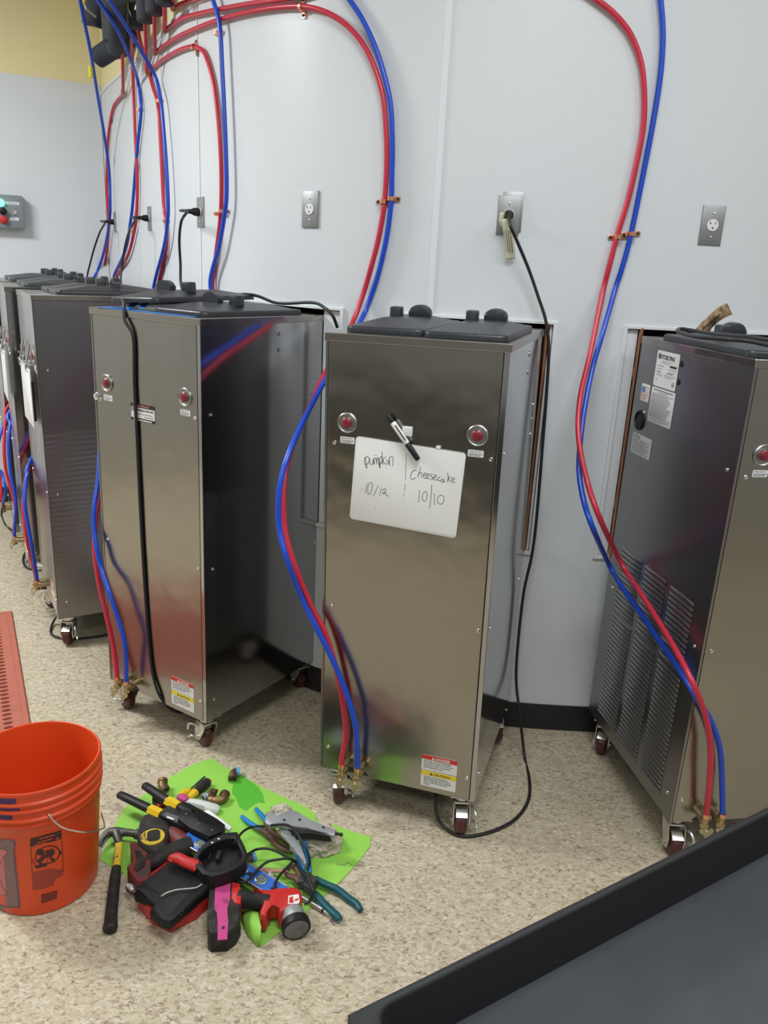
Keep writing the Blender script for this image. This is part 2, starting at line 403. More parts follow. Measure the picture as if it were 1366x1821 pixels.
g = strip(.02, WS[-1]-.002, 0, .102, .006)
struct('baseboard_back', g, M_BASE)
# frames around the machine openings, and the lining seen inside them
for k, (a, b) in enumerate(OPEN):
    g = G(); f = .011
    for s0, s1, z0, z1 in ((a-f, a+.001, OZ0-f, OZ1+f), (b-.001, b+f, OZ0-f, OZ1+f), (a, b, OZ1, OZ1+f), (a, b, OZ0-f, OZ0)):
        strip(s0, s1, z0, z1, .008, g)
    struct('trim_%d' % (k+1), g, M_SEAM)
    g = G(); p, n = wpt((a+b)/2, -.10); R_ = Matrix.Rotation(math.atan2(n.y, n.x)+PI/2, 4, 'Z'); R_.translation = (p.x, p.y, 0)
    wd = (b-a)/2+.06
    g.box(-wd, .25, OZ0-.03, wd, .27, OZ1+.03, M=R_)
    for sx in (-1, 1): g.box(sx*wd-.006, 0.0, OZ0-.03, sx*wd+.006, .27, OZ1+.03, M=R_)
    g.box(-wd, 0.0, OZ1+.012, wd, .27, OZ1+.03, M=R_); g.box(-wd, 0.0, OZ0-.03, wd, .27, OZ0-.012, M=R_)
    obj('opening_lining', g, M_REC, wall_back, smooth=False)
    g = G(); fa, fb = [(.04, .039), (.010, .03), (.073, .03), (.045, .03), (.04, .04), (.04, .04)][k]
    strip(a+.002, a+fa, OZ0+.001, OZ1-.001, -.008, g); strip(b-fb, b-.002, OZ0+.001, OZ1-.001, -.008, g)
    o = obj('filler_panel', g, M_SEAM, wall_back)
# left wall (far side of the room), white panel below, yellow above
L0 = Vector((-1.83, 5.30, 0)); LD = Vector((-.73, -.33, 0)).normalized(); LN = Vector((.33*-1, .73, 0)).normalized()*-1
ML = Matrix((( LD.x, LN.x, 0, L0.x), (LD.y, LN.y, 0, L0.y), (0, 0, 1, 0), (0, 0, 0, 1)))   # local x along wall, local y toward room
wl = G(); wl.box(-.1, -.10, 0, 4.4, -.004, H_CEIL, M=ML); wall_left = struct('wall_left', wl, M_YEL, smooth=False)
g = G(); g.box(.004, -.004, .003, 1.2, 0, H_PAN+.045, M=ML); obj('wall_panel', g, M_WALL, wall_left, smooth=False)
g = G(); g.box(1.203, -.004, .003, 4.3, 0, H_PAN+.045, M=ML); obj('wall_panel', g, M_WALL, wall_left, smooth=False)
g = G(); g.box(.0, 0, 0, 4.3, .008, .102, bev=.002, M=ML); struct('baseboard_left', g, M_BASE)
g = G(); g.box(3.75, -3.2, 0, 3.85, 6.2, H_CEIL); struct('wall_right', g, M_DIM, smooth=False)
g = G(); g.box(-5.5, -3.2, 0, 3.9, -3.1, H_CEIL); struct('wall_front', g, M_DIM, smooth=False)
g = G(); g.box(-5.5, -3.2, 0, -5.4, 4.5, H_CEIL); struct('wall_side', g, M_DIM, smooth=False)
# ceiling light troffers: housings round each lamp
for lx, ly, le in LIGHTS:
    g = G()
    for a in ((-.63, -.33, .63, -.29), (-.63, .29, .63, .33), (-.63, -.29, -.59, .29), (.59, -.29, .63, .29)): g.box(lx+a[0], ly+a[1], 3.23, lx+a[2], ly+a[3], 3.30)
    obj('light_frame', g, M_WHITE, ceiling, smooth=False)

# unseen dark box added behind the camera to darken a band in the steel
lc = thing('reflection_box', 'long low dark box added behind the camera, mirrored as a dark band in the steel', 'reflection helper', (-.4, -1.1, 0))
g = G(); g.box(-2.9, -.45, .08, 2.9, .30, .58, bev=.01); obj('box_body', g, mat('box_dark', (.018, .017, .016), .6), lc)
g = G(); g.box(-2.95, -.48, .58, 2.95, .34, .62, bev=.008); obj('box_top', g, mat('box_top_dark', (.03, .03, .03), .5), lc)
g = G(); g.box(-2.85, -.42, 0, 2.85, .24, .08); obj('box_base', g, M_CORE, lc)

# ------------------------------------------------------------------ the machines
TOP, BOT, MW, MD = 1.4394, .1307, .4828, .604
def MM(x, y, a, lr=0, lp=0):
    m = Matrix.Rotation(a, 4, 'Z') @ Matrix.Rotation(lr, 4, 'Y') @ Matrix.Rotation(lp, 4, 'X')
    m.translation = Vector((x, y, 0)); return m
MP = {'a': MM(.0757, 2.0414, -.3013, -.0135, .003), 'b': MM(-.7559, 2.4399, -.5642, -.0004, -.0039), 'c': MM(1.0969, 1.9643, .1567, .0039, .0004),
      'd': MM(-1.4533, 3.2337, -1.0389, -.0111, .0048), 'e': MM(-1.812, 3.785, -1.07), 'f': MM(-2.112, 4.30, -1.06)}
FRONT = lambda x, z, y=0.0: Matrix.Translation((x, y, z)) @ Matrix.Rotation(PI/2, 4, 'X')
SIDEL = lambda y, z, x: Matrix.Translation((x, y, z)) @ Matrix.Rotation(-PI/2, 4, 'Z') @ Matrix.Rotation(PI/2, 4, 'X')
def on_plane(Mx, axis, val, px, py):
    """world point where the sight line meets a plane of the machine, in the machine's own coordinates"""
    inv = Mx.inverted(); o = inv @ EYEV; d = inv.to_3x3() @ ray(px, py)
    return o + d*((val-o[axis])/d[axis])

def bars(g, x0, y0, x1, n, lh, M, mi=1, ww=.6, words=True, y=.0003):
    """rows of unreadably small print"""
    for k in range(n):
        zz = y0-k*lh; x = x0; end = x0+(x1-x0)*random.uniform(.72, 1) if k else x1
        while x < end:
            L = random.uniform(.003, .009)*1.3 if words else end-x
            g.box(x, zz-lh*ww/2, y*.5, min(x+L, end), zz+lh*ww/2*.4, y, mi=mi, M=M); x += L+.0012
def label_plate(g, w_, h_, M, r=.003, mi=0, th=.0006):
    g.prism(rrect(0, -h_, w_, 0, min(r, h_*.3)), 0, th, mi=mi, M=M)

def caster(root, cx, cy, ang, brake):
    c = Matrix.Translation((cx, cy, 0)) @ Matrix.Rotation(ang, 4, 'Z')
    g = G(); g.M = c
    g.box(-.036, -.036, BOT-.006, .036, .036, BOT-.002, bev=.0015)                   # mounting plate
    g.cyl((0, 0, BOT-.024), (0, 0, BOT-.006), .024, 20, r2=.028)
    g.box(-.022, -.026, .094, .022, .026, .102, bev=.003)
    for s in (-1, 1):
        g.prism([(-.026, .100), (.026, .100), (.040, .058), (.036, .032), (.022, .024), (.004, .036), (-.022, .078)], -.0015, .0015, M=Matrix.Translation((0, s*.024, 0)) @ Matrix.Rotation(PI/2, 4, 'X'))
        g.cyl((.020, s*.0255, .038), (.020, s*.031, .038), .007, 8)
    ar = [(.020+.0445*math.cos(math.radians(q)), .0385+.0445*math.sin(math.radians(q))) for q in range(45, 126, 10)]
    ar += [(.020+.0425*math.cos(math.radians(q)), .0385+.0425*math.sin(math.radians(q))) for q in range(125, 44, -10)]
    g.prism(ar, -.0165, .0165, M=Matrix.Rotation(PI/2, 4, 'X'))                        # guard over the wheel
    if brake:
        g.tube([(.012, .028, .085), (.034, .036, .088), (.050, .042, .078), (.052, .044, .060)], .0045, 8, smooth=3)
        g.tube([(.020, .030, .040), (.034, .042, .042), (.046, .046, .034)], .004, 8, smooth=3)
    fk = obj('caster', g, M_CHROME, root)
    g = G(); g.M = c; g.lathe([(.008, -.017), (.030, -.017), (.0375, -.011), (.0385, 0), (.0375, .011), (.030, .017), (.008, .017)], 28, M=Matrix.Translation((.020, 0, .0385)) @ Matrix.Rotation(PI/2, 4, 'X'))
    obj('wheel', g, M_WHEEL, fk)

_screw = []
def screw(parent, x, y, z, ax, s):
    if not _screw:
        g = G(); g.lathe([(.0058, 0), (.0050, .0022), (.0018, .0032), (.0016, .0020)], 12); g.cyl((0, 0, .0005), (0, 0, .0021), .0017, 8)
        o = obj('screw', g, M_CHR2, parent); _screw.append(o)
    else:
        o = _screw[0].copy(); C.objects.link(o); o.parent = parent
    o.location = (x, y, z); o.rotation_euler = (PI/2, 0, 0) if ax == 'X' else (0, s*PI/2, 0)
def machine(key, label, group=None, louvers=None, casters=None, tilt_lid=False, lid_shift=0.0, flip=False, lid_y=(0, 0)):
    root = thing('dispensing_machine', label, 'machine', M=MP[key])
    hw = MW/2
    g = G(); g.box(-hw+.004, .004, BOT+.001, hw-.004, MD-.002, TOP-.012); obj('inner_frame', g, M_CORE, root, smooth=False)
    # front panel, notched at the bottom for the hoses
    x0, x1 = -hw+.009, hw-.016
    pts = [(x0, BOT), (-.176, BOT)] + [(-.128-.048*math.cos(a*PI/8), BOT+.026*math.sin(a*PI/8)) for a in range(1, 8)] + [(-.080, BOT), (x1, BOT), (x1, TOP-.022), (x0, TOP-.022)]
    g = G(); g.prism(pts, 0, .0045, bev=.001, M=FRONT(0, 0, .0045)); fp = obj('front_panel', g, M_STEEL, root, smooth=False)
    for s in (-1, 1):
        g = G()
        if s > 0: g.box(hw-.0135, -.0005, BOT, hw, .004, TOP-.02, bev=.001)
        else: g.box(-hw, -.0005, BOT, -hw+.0075, .004, TOP-.02, bev=.001)
        g.box(s*hw-(.003 if s > 0 else 0), 0, BOT, s*hw+(.003 if s < 0 else 0), MD, TOP-.02, bev=.0007)
        g.box(s*hw-(.02 if s > 0 else 0), 0, BOT-.001, s*hw+(.02 if s < 0 else 0), MD, BOT+.002)
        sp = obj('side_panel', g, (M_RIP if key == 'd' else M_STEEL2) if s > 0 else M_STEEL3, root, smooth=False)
        if s < 0: sleft = sp
        # screws and plugs of the side panel
        for y, z in ((.037, 1.159), (.037, .668), (.037, .205), (.524, 1.215), (.524, 1.122), (.56, .62)): screw(sp, s*hw, y, z, 'Y', s)
        for y, z, r in ((.344, 1.385, .0092), (.344, 1.335, .0092), (.521, 1.171, .006)):
            g = G(); g.lathe([(r, 0), (r*.92, .0018), (r*.2, .0030)], 18, M=Matrix.Translation((s*hw, y, z)) @ Matrix.Rotation(s*PI/2, 4, 'Y'))
            obj('hole_plug', g, M_GALV if s > 0 else M_BLK, sp)
    # top cap with folded rim
    g = G(); g.box(-hw-.003, -.003, TOP-.022, hw+.003, MD, TOP, bev=.0022, seg=2); obj('top_cap', g, M_STEEL, root, smooth=False)
    # indicator lights with info plates
    for sx in (-1, 1):
        g = G(); Mx = Matrix.Translation((sx*.176, 0, 1.2075)) @ Matrix.Rotation(PI/2, 4, 'X')
        g.lathe([(.0275, 0), (.0275, .0035), (.0255, .0055), (.0225, .0042), (.021, .0015), (.017, .0015), (.0165, .006), (.0145, .006), (.0145, .003)], 32, M=Mx, caps=False)
        bz = obj('indicator_light', g, M_BEZ, root)
        g = G(); g.lathe([(.0146, .002), (.0146, .008), (.012, .0105), (.006, .012), (.0005, .0124)], 24, M=Mx, caps=False); obj('red_lens', g, M_LENS, bz)
        g = G(); x = -.1955 if sx < 0 else .1535
        label_plate(g, .041, .018, FRONT(x, 1.169)); g.text('WHEN LIGHT IS', .0042, FRONT(x+.003, 1.1632, -.0007), 1, bold=.0001)
        bars(g, .003, -.0098, .038, 2, .0045, FRONT(x, 1.169, -.0006), ww=.5); obj('instruction_plate', g, [M_PAPER, M_INK], root, smooth=False)
    for x, z in ((-.2115, 1.150), (.2145, 1.149), (-.2135, .672), (.2145, .672), (-.2155, .207), (.2145, .205)): screw(fp, x, 0, z, 'X', 1)
    g = G(); g.box(-.0015, -.0009, 1.424, .0015, 0, 1.432); obj('rim_mark', g, M_CORE, root)
    # warning labels
    g = G(); Mx = FRONT(.0792, .2535)
    label_plate(g, .1055, .050, Mx); g.prism(rrect(0, -.0145, .1055, 0, .002), .0006, .0009, mi=1, M=Mx)
    g.prism([(.0290, -.0125), (.0385, -.0125), (.03375, -.0035)], .0009, .0011, mi=0, M=Mx)
    g.text('DANGER', .0108, Mx @ Matrix.Translation((.0405, -.0117, .0011)), 0, bold=.00035)
    for k, (q, sz) in enumerate((('ELECTRIC SHOCK HAZARD', .0066), ('DISCONNECT FROM THE SOURCE OF', .0052), ('ELECTRICAL SUPPLY IN BUILDING', .0052), ('BEFORE SERVICING UNIT.', .0052))):
        g.text(q, sz, Mx @ Matrix.Translation((.006, -.0222-k*.0068, .0008)), 2, bold=.00012)
    obj('danger_label', g, [M_PAPER, M_LRED, M_INK], root, smooth=False)
    g = G(); Mx = FRONT(.0790, .2005)
    label_plate(g, .1055, .052, Mx); g.prism(rrect(0, -.0145, .1055, 0, .002), .0006, .0009, mi=1, M=Mx)
    g.prism([(.0265, -.0120), (.0355, -.0120), (.0310, -.0032)], .0009, .0011, mi=2, M=Mx)
    g.text('CAUTION', .0108, Mx @ Matrix.Translation((.0375, -.0117, .0011)), 2, bold=.0002)
    for k, q in enumerate(('ELECTRIC WIRING MATERIALS,', 'APPURTENANCES & GROUNDING', 'MUST CONFORM WITH NATIONAL', 'AND OTHER APPLICABLE ELEC.', 'CODES.')):
        g.text(q, .0052, Mx @ Matrix.Translation((.009, -.0218-k*.0062, .0008)), 2, bold=.00012)
    obj('caution_label', g, [M_PAPER, M_LYEL, M_INK], root, smooth=False)
    # hopper lids
    for sx in (-1, 1):
        cx = -.1010-lid_shift if sx < 0 else .1200
        ly = lid_y[0 if sx < 0 else 1]
        lm = Matrix.Translation((cx, ly, TOP+.0005))
        if tilt_lid and sx < 0: lm = Matrix.Translation((cx-.004, .02, TOP+.021)) @ Matrix.Rotation(-.045, 4, 'Y') @ Matrix.Rotation(.02, 4, 'X')
        g = G(); g.M = lm
        g.prism(rrect(-.1075, .030, .1075, .485, .022), 0, .017, bev=.007)
        g.prism(rrect(-.101, .038, .101, .477, .020), .0155, .034, bev=.002, taper=.46)
        ld = obj('hopper_lid', g, M_LID, root, ang=50)
        if flip: lm = lm @ Matrix.Translation((.02, .50, 0)) @ Matrix.Rotation(PI, 4, 'Z')
        lm = lm @ Matrix.Translation((0, -ly, 0))
        g = G(); g.M = lm; g.prism(rrect(-.053, .262, -.021, .302, .006), .027, .060, bev=.005); obj('lid_knob', g, M_LID, ld)
        g = G(); g.M = lm
        arc = [(-.012, .027), (.054, .027), (.053, .044)] + [(.021+.032*math.cos(a), .044+.022*math.sin(a)) for a in [PI*k/12 for k in range(1, 12)]] + [(-.011, .044)]
        g.prism(arc, -.014, .014, bev=.006, M=Matrix.Translation((0, .325, 0)) @ Matrix.Rotation(PI/2, 4, 'X')); obj('lid_fin', g, M_LID, ld)
    # water connections: brass elbows with wing handles
    for cx in (-.157, -.108):
        g = G()
        g.cyl((cx, .01, .158), (cx, -.030, .158), .0105, 14); g.cyl((cx, -.022, .158), (cx, -.034, .158), .014, 6)
        g.cyl((cx, -.036, .142), (cx, -.036, .176), .0085, 14); g.cyl((cx, -.036, .140), (cx, -.036, .152), .013, 6)
        g.cyl((cx+.011, -.020, .164), (cx+.011, -.036, .170), .008, 10)
        cn = obj('water_connection', g, M_BRASS, root)
        g = G(); g.cyl((cx, -.036, .172), (cx, -.036, .183), .0100, 14); obj('copper_ring', g, M_COPPER, cn)
        g = G(); wing = [(-.022, .005), (-.016, .011), (-.006, .006), (.006, .006), (.016, .011), (.022, .005), (.018, -.004), (.009, -.006), (.006, -.018), (0, -.023), (-.006, -.018), (-.009, -.006), (-.018, -.004)]
        g.prism(wing, -.0015, .0015, bev=.0006, M=Matrix.Translation((cx, -.052, .134)) @ Matrix.Rotation(PI/2-.35, 4, 'X')); g.cyl((cx, -.030, .142), (cx, -.055, .134), .0045, 8)
        obj('wing_handle', g, M_BRASSW, cn)
    # small print beside the connections
    g = G(); g.text('DRAIN', .005, Matrix.Translation((-.0905, -.0005, .163)) @ Matrix.Rotation(PI/2, 4, 'X') @ Matrix.Rotation(PI/2, 4, 'Z'), 0); obj('stamped_text', g, M_INK, fp, smooth=False)
    # louvers in the left side panel
    def slat(y0, y1, z, g):
        n = 6; t = bmesh.new(); A = []
        for k in range(n+1):
            a = PI*k/n; dx = .0042*math.sin(a); dz = .0052*math.cos(a)
            A.append([t.verts.new((-hw-.0005-dx*.15, y0, z+dz)), t.verts.new((-hw-.0002-dx, y0+.006, z+dz)), t.verts.new((-hw-.0002-dx, y1-.006, z+dz)), t.verts.new((-hw-.0005-dx*.15, y1, z+dz))])
        for p_, q in zip(A, A[1:]):
            for k in range(3): t.faces.new((p_[k], q[k], q[k+1], p_[k+1]))
        bmesh.ops.recalc_face_normals(t, faces=t.faces); g._merge(t, 0)
    cols = ((.532, .390), (.366, .231), (.205, .072)); rows = [.771-.0158*k for k in range(14)] + [.541-.0158*k for k in range(24)]
    if louvers == 'single':
        shared = {}
        for ci, (ya, yb) in enumerate(cols):
            g = G(); slat(yb, ya, 0, g); first = obj('louver', g, M_GALV, sleft, loc=(0, 0, rows[0]), ang=60)
            gs = G(); gs.box(-hw-.0008, yb+.003, -.0075, -hw+.0005, ya-.003, -.0048); 
            for z in rows[1:]:
                o = first.copy(); C.objects.link(o); o.parent = sleft; o.location = (0, 0, z)
    else:
        g = G()
        for ya, yb in cols:
            for z in rows: slat(yb, ya, z, g)
        lb = obj('louvers', g, M_GALV, sleft, ang=60); lb['kind'] = 'stuff'
    g = G()
    for ya, yb in cols:
        for z in rows: g.box(-hw-.0008, yb+.002, z-.0078, -hw+.0002, ya-.002, z-.0052)
    ls = obj('louver_slots', g, M_CORE, sleft, smooth=False); ls['kind'] = 'stuff'
    ca = casters or (.5, 1.2, 1.5, 1.8)
    for (sx, yy), a, br in zip(((-1, .046), (1, .046), (-1, MD-.05), (1, MD-.05)), ca, (1, 1, 0, 0)): caster(root, sx*(hw-.045), yy, a, br)
    return root

ma = machine('a', 'stainless steel machine with the whiteboard and marker on its front', lid_y=(.02, -.008), casters=(-1.2, -1.3, -1.0, -.9))
mb = machine('b', 'stainless steel machine with blue tape and a cord over its top', casters=(2.95, 2.85, 2.9, 2.75), tilt_lid=True, flip=True)
mc = machine('c', 'stainless steel machine at right edge with white labels and louvers on its side', louvers='single', casters=(-1.75, -1.6, -2.1, -1.8), lid_shift=.035)
md = machine('d', 'stainless steel machine with rippled reflection, behind the one with blue tape', lid_y=(.06, .06), casters=(-2.4, -.5, -2.2, -.8))
me_ = machine('e', 'second farthest machine at the left edge, white card on its front', lid_y=(.05, .05), casters=(.8, 1.4, 1.3, 1.2))
mf = machine('f', 'farthest machine at the left edge, only its lids show', lid_y=(.05, .05), casters=(.8, 1.4, 1.3, 1.2))

# extras on the right machine's side: rating labels, big grommet, faded print
hw = MW/2
LX = -hw-.0008
g = G(); Mx = SIDEL(.4900, 1.409, LX); label_plate(g, .1345, .1035, Mx, r=.006)
g.lathe([(.0055, 0), (.0055, .0004), (.0085, .0004), (.0085, 0)], 20, mi=1, M=Mx @ Matrix.Translation((.0165, -.0160, .0006)), caps=False)
g.ribbon([Mx @ Vector(q) for q in ((.0105, -.0195, .0008), (.015, -.013, .0008), (.018, -.019, .0008), (.0225, -.0125, .0008))], .0028, (-1, 0, 0), 1)
g.text('STOELTING', .0165, Mx @ Matrix.Translation((.0265, -.0225, .0008)), 1, bold=.0007, spacing=.93)
bars(g, .035, -.029, .100, 2, .005, Mx @ Matrix.Translation((0, 0, .0006)), ww=.3)
bars(g, .010, -.043, .052, 2, .009, Mx @ Matrix.Translation((0, 0, .0006)), ww=.2)
bars(g, .086, -.038, .126, 1, .009, Mx @ Matrix.Translation((0, 0, .0006)), ww=.9, words=False)
bars(g, .080, -.048, .126, 2, .008, Mx @ Matrix.Translation((0, 0, .0006)), ww=.2)
bars(g, .012, -.060, .036, 1, .006, Mx @ Matrix.Translation((0, 0, .0006)), ww=.5)
bars(g, .074, -.060, .108, 1, .006, Mx @ Matrix.Translation((0, 0, .0006)), ww=.5)
bars(g, .010, -.066, .050, 2, .005, Mx @ Matrix.Translation((0, 0, .0006)), ww=.3)
bars(g, .060, -.067, .125, 2, .005, Mx @ Matrix.Translation((0, 0, .0006)), ww=.3)
g.lathe([(.005, 0), (.005, .0004), (.0065, .0004), (.0065, 0)], 16, mi=1, M=Mx @ Matrix.Translation((.118, -.088, .0006)), caps=False)
g.text('NSF', .004, Mx @ Matrix.Translation((.1142, -.0895, .0008)), 1, bold=.0002)
g.text('UL', .008, Mx @ Matrix.Translation((.010, -.086, .0008)), 1, bold=.0001)
obj('rating_label', g, [M_PAPER, M_INK], mc, smooth=False)
g = G(); Mx = SIDEL(.4920, 1.3015, LX); label_plate(g, .1430, .1035, Mx, r=.005)
bars(g, .014, -.006, .130, 1, .006, Mx @ Matrix.Translation((0, 0, .0006)), ww=.7); bars(g, .040, -.012, .100, 1, .006, Mx @ Matrix.Translation((0, 0, .0006)), ww=.4)
bars(g, .006, -.018, .136, 16, .0046, Mx @ Matrix.Translation((0, 0, .0006)), ww=.55); bars(g, .006, -.093, .130, 2, .0046, Mx @ Matrix.Translation((0, 0, .0006)), ww=.4)
obj('instruction_label', g, [M_PAPER, M_GINK], mc, smooth=False)
g = G(); Mx = SIDEL(.5720, 1.146, LX); label_plate(g, .1290, .0625, Mx, r=.005)
bars(g, .006, -.006, .055, 2, .005, Mx @ Matrix.Translation((0, 0, .0006)), ww=.6); bars(g, .006, -.0165, .120, 9, .0049, Mx @ Matrix.Translation((0, 0, .0006)), ww=.5)
obj('notice_label', g, [M_PAPER, M_GINK], mc, smooth=False)
g = G(); Mx = SIDEL(.5590, 1.301, LX); label_plate(g, .0545, .0520, Mx, r=.002); g.box(.004, -.026, .0006, .026, -.008, .0009, mi=1, M=Mx)
for k in range(3): g.box(.028, -.010-k*.007, .0006, .050, -.0075-k*.007, .0008, mi=2, M=Mx)
for k in range(4): g.box(.004, -.031-k*.005, .0006, .049-k*.004, -.0288-k*.005, .0008, mi=2, M=Mx)
obj('flag_sticker', g, [M_PAPER, M_LBLUE, mat('sticker_orange', (.62, .22, .10), .5)], mc, smooth=False)
g = G(); g.lathe([(.031, 0), (.031, .004), (.027, .006), (.024, .003), (.023, -.0035)], 32, M=Matrix.Translation((-hw, .5420, 1.1880)) @ Matrix.Rotation(-PI/2, 4, 'Y'), caps=False)
g.lathe([(.0232, 0), (.010, .0012), (.0005, .0016)], 24, M=Matrix.Translation((-hw-.0012, .5420, 1.1880)) @ Matrix.Rotation(-PI/2, 4, 'Y'), caps=False)
obj('black_grommet', g, M_BLK, mc)
g = G(); Mx = SIDEL(.3220, 1.409, LX+.0006); bars(g, .012, -.002, .075, 2, .006, Mx, mi=0, ww=.4); bars(g, 0, -.013, .100, 5, .0052, Mx, mi=0, ww=.22)
obj('faded_print', g, M_FADEP, mc, smooth=False)
# service sticker on the taped machine
g = G(); Mx = FRONT(-.068, 1.160); label_plate(g, .1105, .055, Mx, mi=1); g.box(.0015, -.045, .0006, .109, -.0125, .0008, mi=0, M=Mx)
g.text('SALES AND SERVICE BY', .0072, Mx @ Matrix.Translation((.010, -.0092, .0008)), 2, bold=.0002)
g.box(.003, -.0255, .0008, .016, -.0145, .001, mi=1, M=Mx); g.text('H', .010, Mx @ Matrix.Translation((.0058, -.0238, .0012)), 0, bold=.0004)
g.text('REFRIGERATION INC.', .0088, Mx @ Matrix.Translation((.022, -.0225, .001)), 1, bold=.0004)
bars(g, .010, -.031, .100, 1, .006, Mx @ Matrix.Translation((0, 0, .0008)), ww=.4); bars(g, .010, -.0385, .030, 1, .006, Mx @ Matrix.Translation((0, 0, .0008)), ww=.4); bars(g, .062, -.0385, .104, 1, .006, Mx @ Matrix.Translation((0, 0, .0008)), ww=.4)
bars(g, .012, -.0500, .095, 1, .010, Mx @ Matrix.Translation((0, 0, .0006)), mi=0, ww=.6)
obj('service_sticker', g, [M_PAPER, M_INK, mat('sticker_red_text', (.7, .25, .2), .5)], mb, smooth=False)
g = G(); g.lathe([(.013, 0), (.011, .006), (.004, .009)], 16, M=Matrix.Translation((-.229, 0, 1.158)) @ Matrix.Rotation(PI/2, 4, 'X')); obj('bumper_button', g, M_CHR2, mb)

# blue tape on the taped machine's top
g = G(); g.M = MP['b']
g.box(-.20, -.001, TOP+.0006, .20, .030, TOP+.0014, M=Matrix.Rotation(.02, 4, 'Z'))
g.ribbon([(-.212, .175, TOP+.030), (-.165, .12, TOP+.022), (-.12, .06, TOP+.006), (-.10, .03, TOP+.002)], .028, (0, -.3, 1)); g.ribbon([(-.14, .17, TOP+.040), (-.10, .11, TOP+.026), (-.06, .05, TOP+.006)], .022, (0, -.3, 1))
g.ribbon([(-.212, .05, TOP+.0012), (-.14, .055, TOP+.0016), (-.08, .02, TOP+.0016)], .03, (0, 0, 1))
tag(obj('masking_tape', g, M_TAPE), 'strips of blue tape along the front edge of a machine top', 'tape')

# whiteboard with handwriting, marker, magnet
A_ = MP['a']
tilt = -.0535
wbM = A_ @ Matrix.Translation((-.0057, -.0050, 1.0512)) @ Matrix.Rotation(PI/2, 4, 'X') @ Matrix.Rotation(tilt, 4, 'Z')
wb = thing('whiteboard', 'small whiteboard reading pumpkin and cheesecake on the front of a machine', 'whiteboard', M=wbM)
g = G(); g.prism(rrect(-.1500, -.1155, .1500, .1155, .009, 5), -.0025, .0010, bev=.0008); obj('board', g, M_BOARD, wb)
inv = wbM.inverted()
def stroke(g, pts, wd):
    q = []
    for X, Y in pts:
        d = ray(620+X/6.209, 770+Y/6.211); o = inv @ EYEV; dd = inv.to_3x3() @ d; q.append(o + dd*((.0011-o.z)/dd.z))
    g.ribbon(q, wd, (0, 0, 1), th=.0002)
INK = [
 [(180,265),(175,320),(190,370),(203,385),(195,330),(185,285),(200,262),(222,270),(228,300),(215,335),(192,352)],
 [(235,285),(238,335),(252,350),(268,330),(275,275)], [(275,275),(280,345)], [(285,350),(288,290),(300,275),(308,300),(310,342),(315,290),(325,270),(332,300),(335,355)],
 [(330,275),(338,330),(345,392),(348,330),(345,280),(360,262),(372,290),(365,325),(345,345)], [(368,205),(372,280),(380,350)], [(405,265),(378,300),(410,352)],
 [(420,290),(425,350)], [(417,258),(420,265)], [(440,350),(446,290),(465,262),(486,264),(492,300),(488,350),(478,364)], [(446,290),(455,362)],
 [(412,380),(418,386)], [(554,342),(563,343)], [(637,225),(633,350),(627,525)], [(625,560),(618,640)], [(612,670),(610,695)], [(604,760),(603,770)],
 [(205,550),(185,665)], [(240,545),(218,575),(210,640),(220,675),(240,668),(258,610),(262,560),(240,545)], [(330,575),(300,640),(272,697)], [(362,605),(342,695)],
 [(378,640),(385,622),(405,618),(408,640),(392,665),(378,672),(385,660),(405,665),(438,703)],
 [(750,415),(725,412),(695,440),(683,480),(692,508),(715,510),(742,492)], [(797,375),(785,420),(762,490)], [(765,480),(785,440),(808,440),(805,495)],
 [(825,470),(850,465),(858,448),(845,440),(830,455),(828,485),(845,500),(865,490)], [(868,478),(888,470),(895,455),(882,448),(868,462),(866,490),(880,505),(900,495)],
 [(930,450),(912,460),(915,480),(930,495),(925,512),(905,515)], [(940,495),(965,485),(970,468),(958,462),(942,475),(940,505),(955,520),(978,510)],
 [(1012,490),(992,495),(985,515),(995,528),(1015,522)], [(1052,515),(1035,510),(1022,525),(1028,542),(1045,540),(1052,515),(1055,545)],
 [(1095,440),(1100,490),(1090,540)], [(1128,480),(1102,505),(1125,538)], [(1140,520),(1165,515),(1170,500),(1155,492),(1140,508),(1142,535),(1160,547),(1180,542)],
 [(785,630),(775,765)], [(840,645),(818,680),(815,730),(832,752),(855,740),(868,690),(860,655),(840,645)], [(920,568),(912,690),(900,800),(890,830)], [(948,665),(945,795)],
 [(1015,685),(985,715),(982,760),(1005,785),(1040,775),(1055,735),(1045,695),(1015,685)], [(915,888),(922,894)], [(290,818),(303,822)]]
WORDS = {'word_pumpkin': (INK[:12], .0015), 'divider_line': (INK[12:16], .0011), 'date_left': (INK[16:21], .0013), 'word_cheesecake': (INK[21:33], .0015), 'date_right': (INK[33:], .0014), 'faint_stroke': ([[(275,243),(320,245)], [(155,605),(135,655)], [(150,500),(160,512)]], .0006)}
for nm, (sts, wd) in WORDS.items():
    g = G()
    for q in sts: stroke(g, q, wd)
    obj(nm, g, M_MARK, wb, smooth=False)
g = G(); g.box(.07, .1155, -.002, .082, .124, .002, bev=.001); obj('mount_clip', g, M_PAPER, wb)
g = G(); g.M = A_; g.box(-.0225, -.006, 1.188, .0044, 0, 1.213, bev=.0015)
tag(obj('magnet', g, M_PAPER), 'small square white magnet behind the marker pen', 'magnet')
pa, pb = Vector((-.0597, -.0150, 1.2396)), Vector((.0277, -.0150, 1.1311)); pd = (pb-pa)
mk = thing('marker_pen', 'black and white marker pen stuck slantwise above the whiteboard', 'marker', M=A_)
g = G(); g.tube([pa+pd*t for t in (.16, .17, .62, .63)], [.0068, .0075, .0075, .0068], 14); obj('barrel', g, M_WHITE, mk)
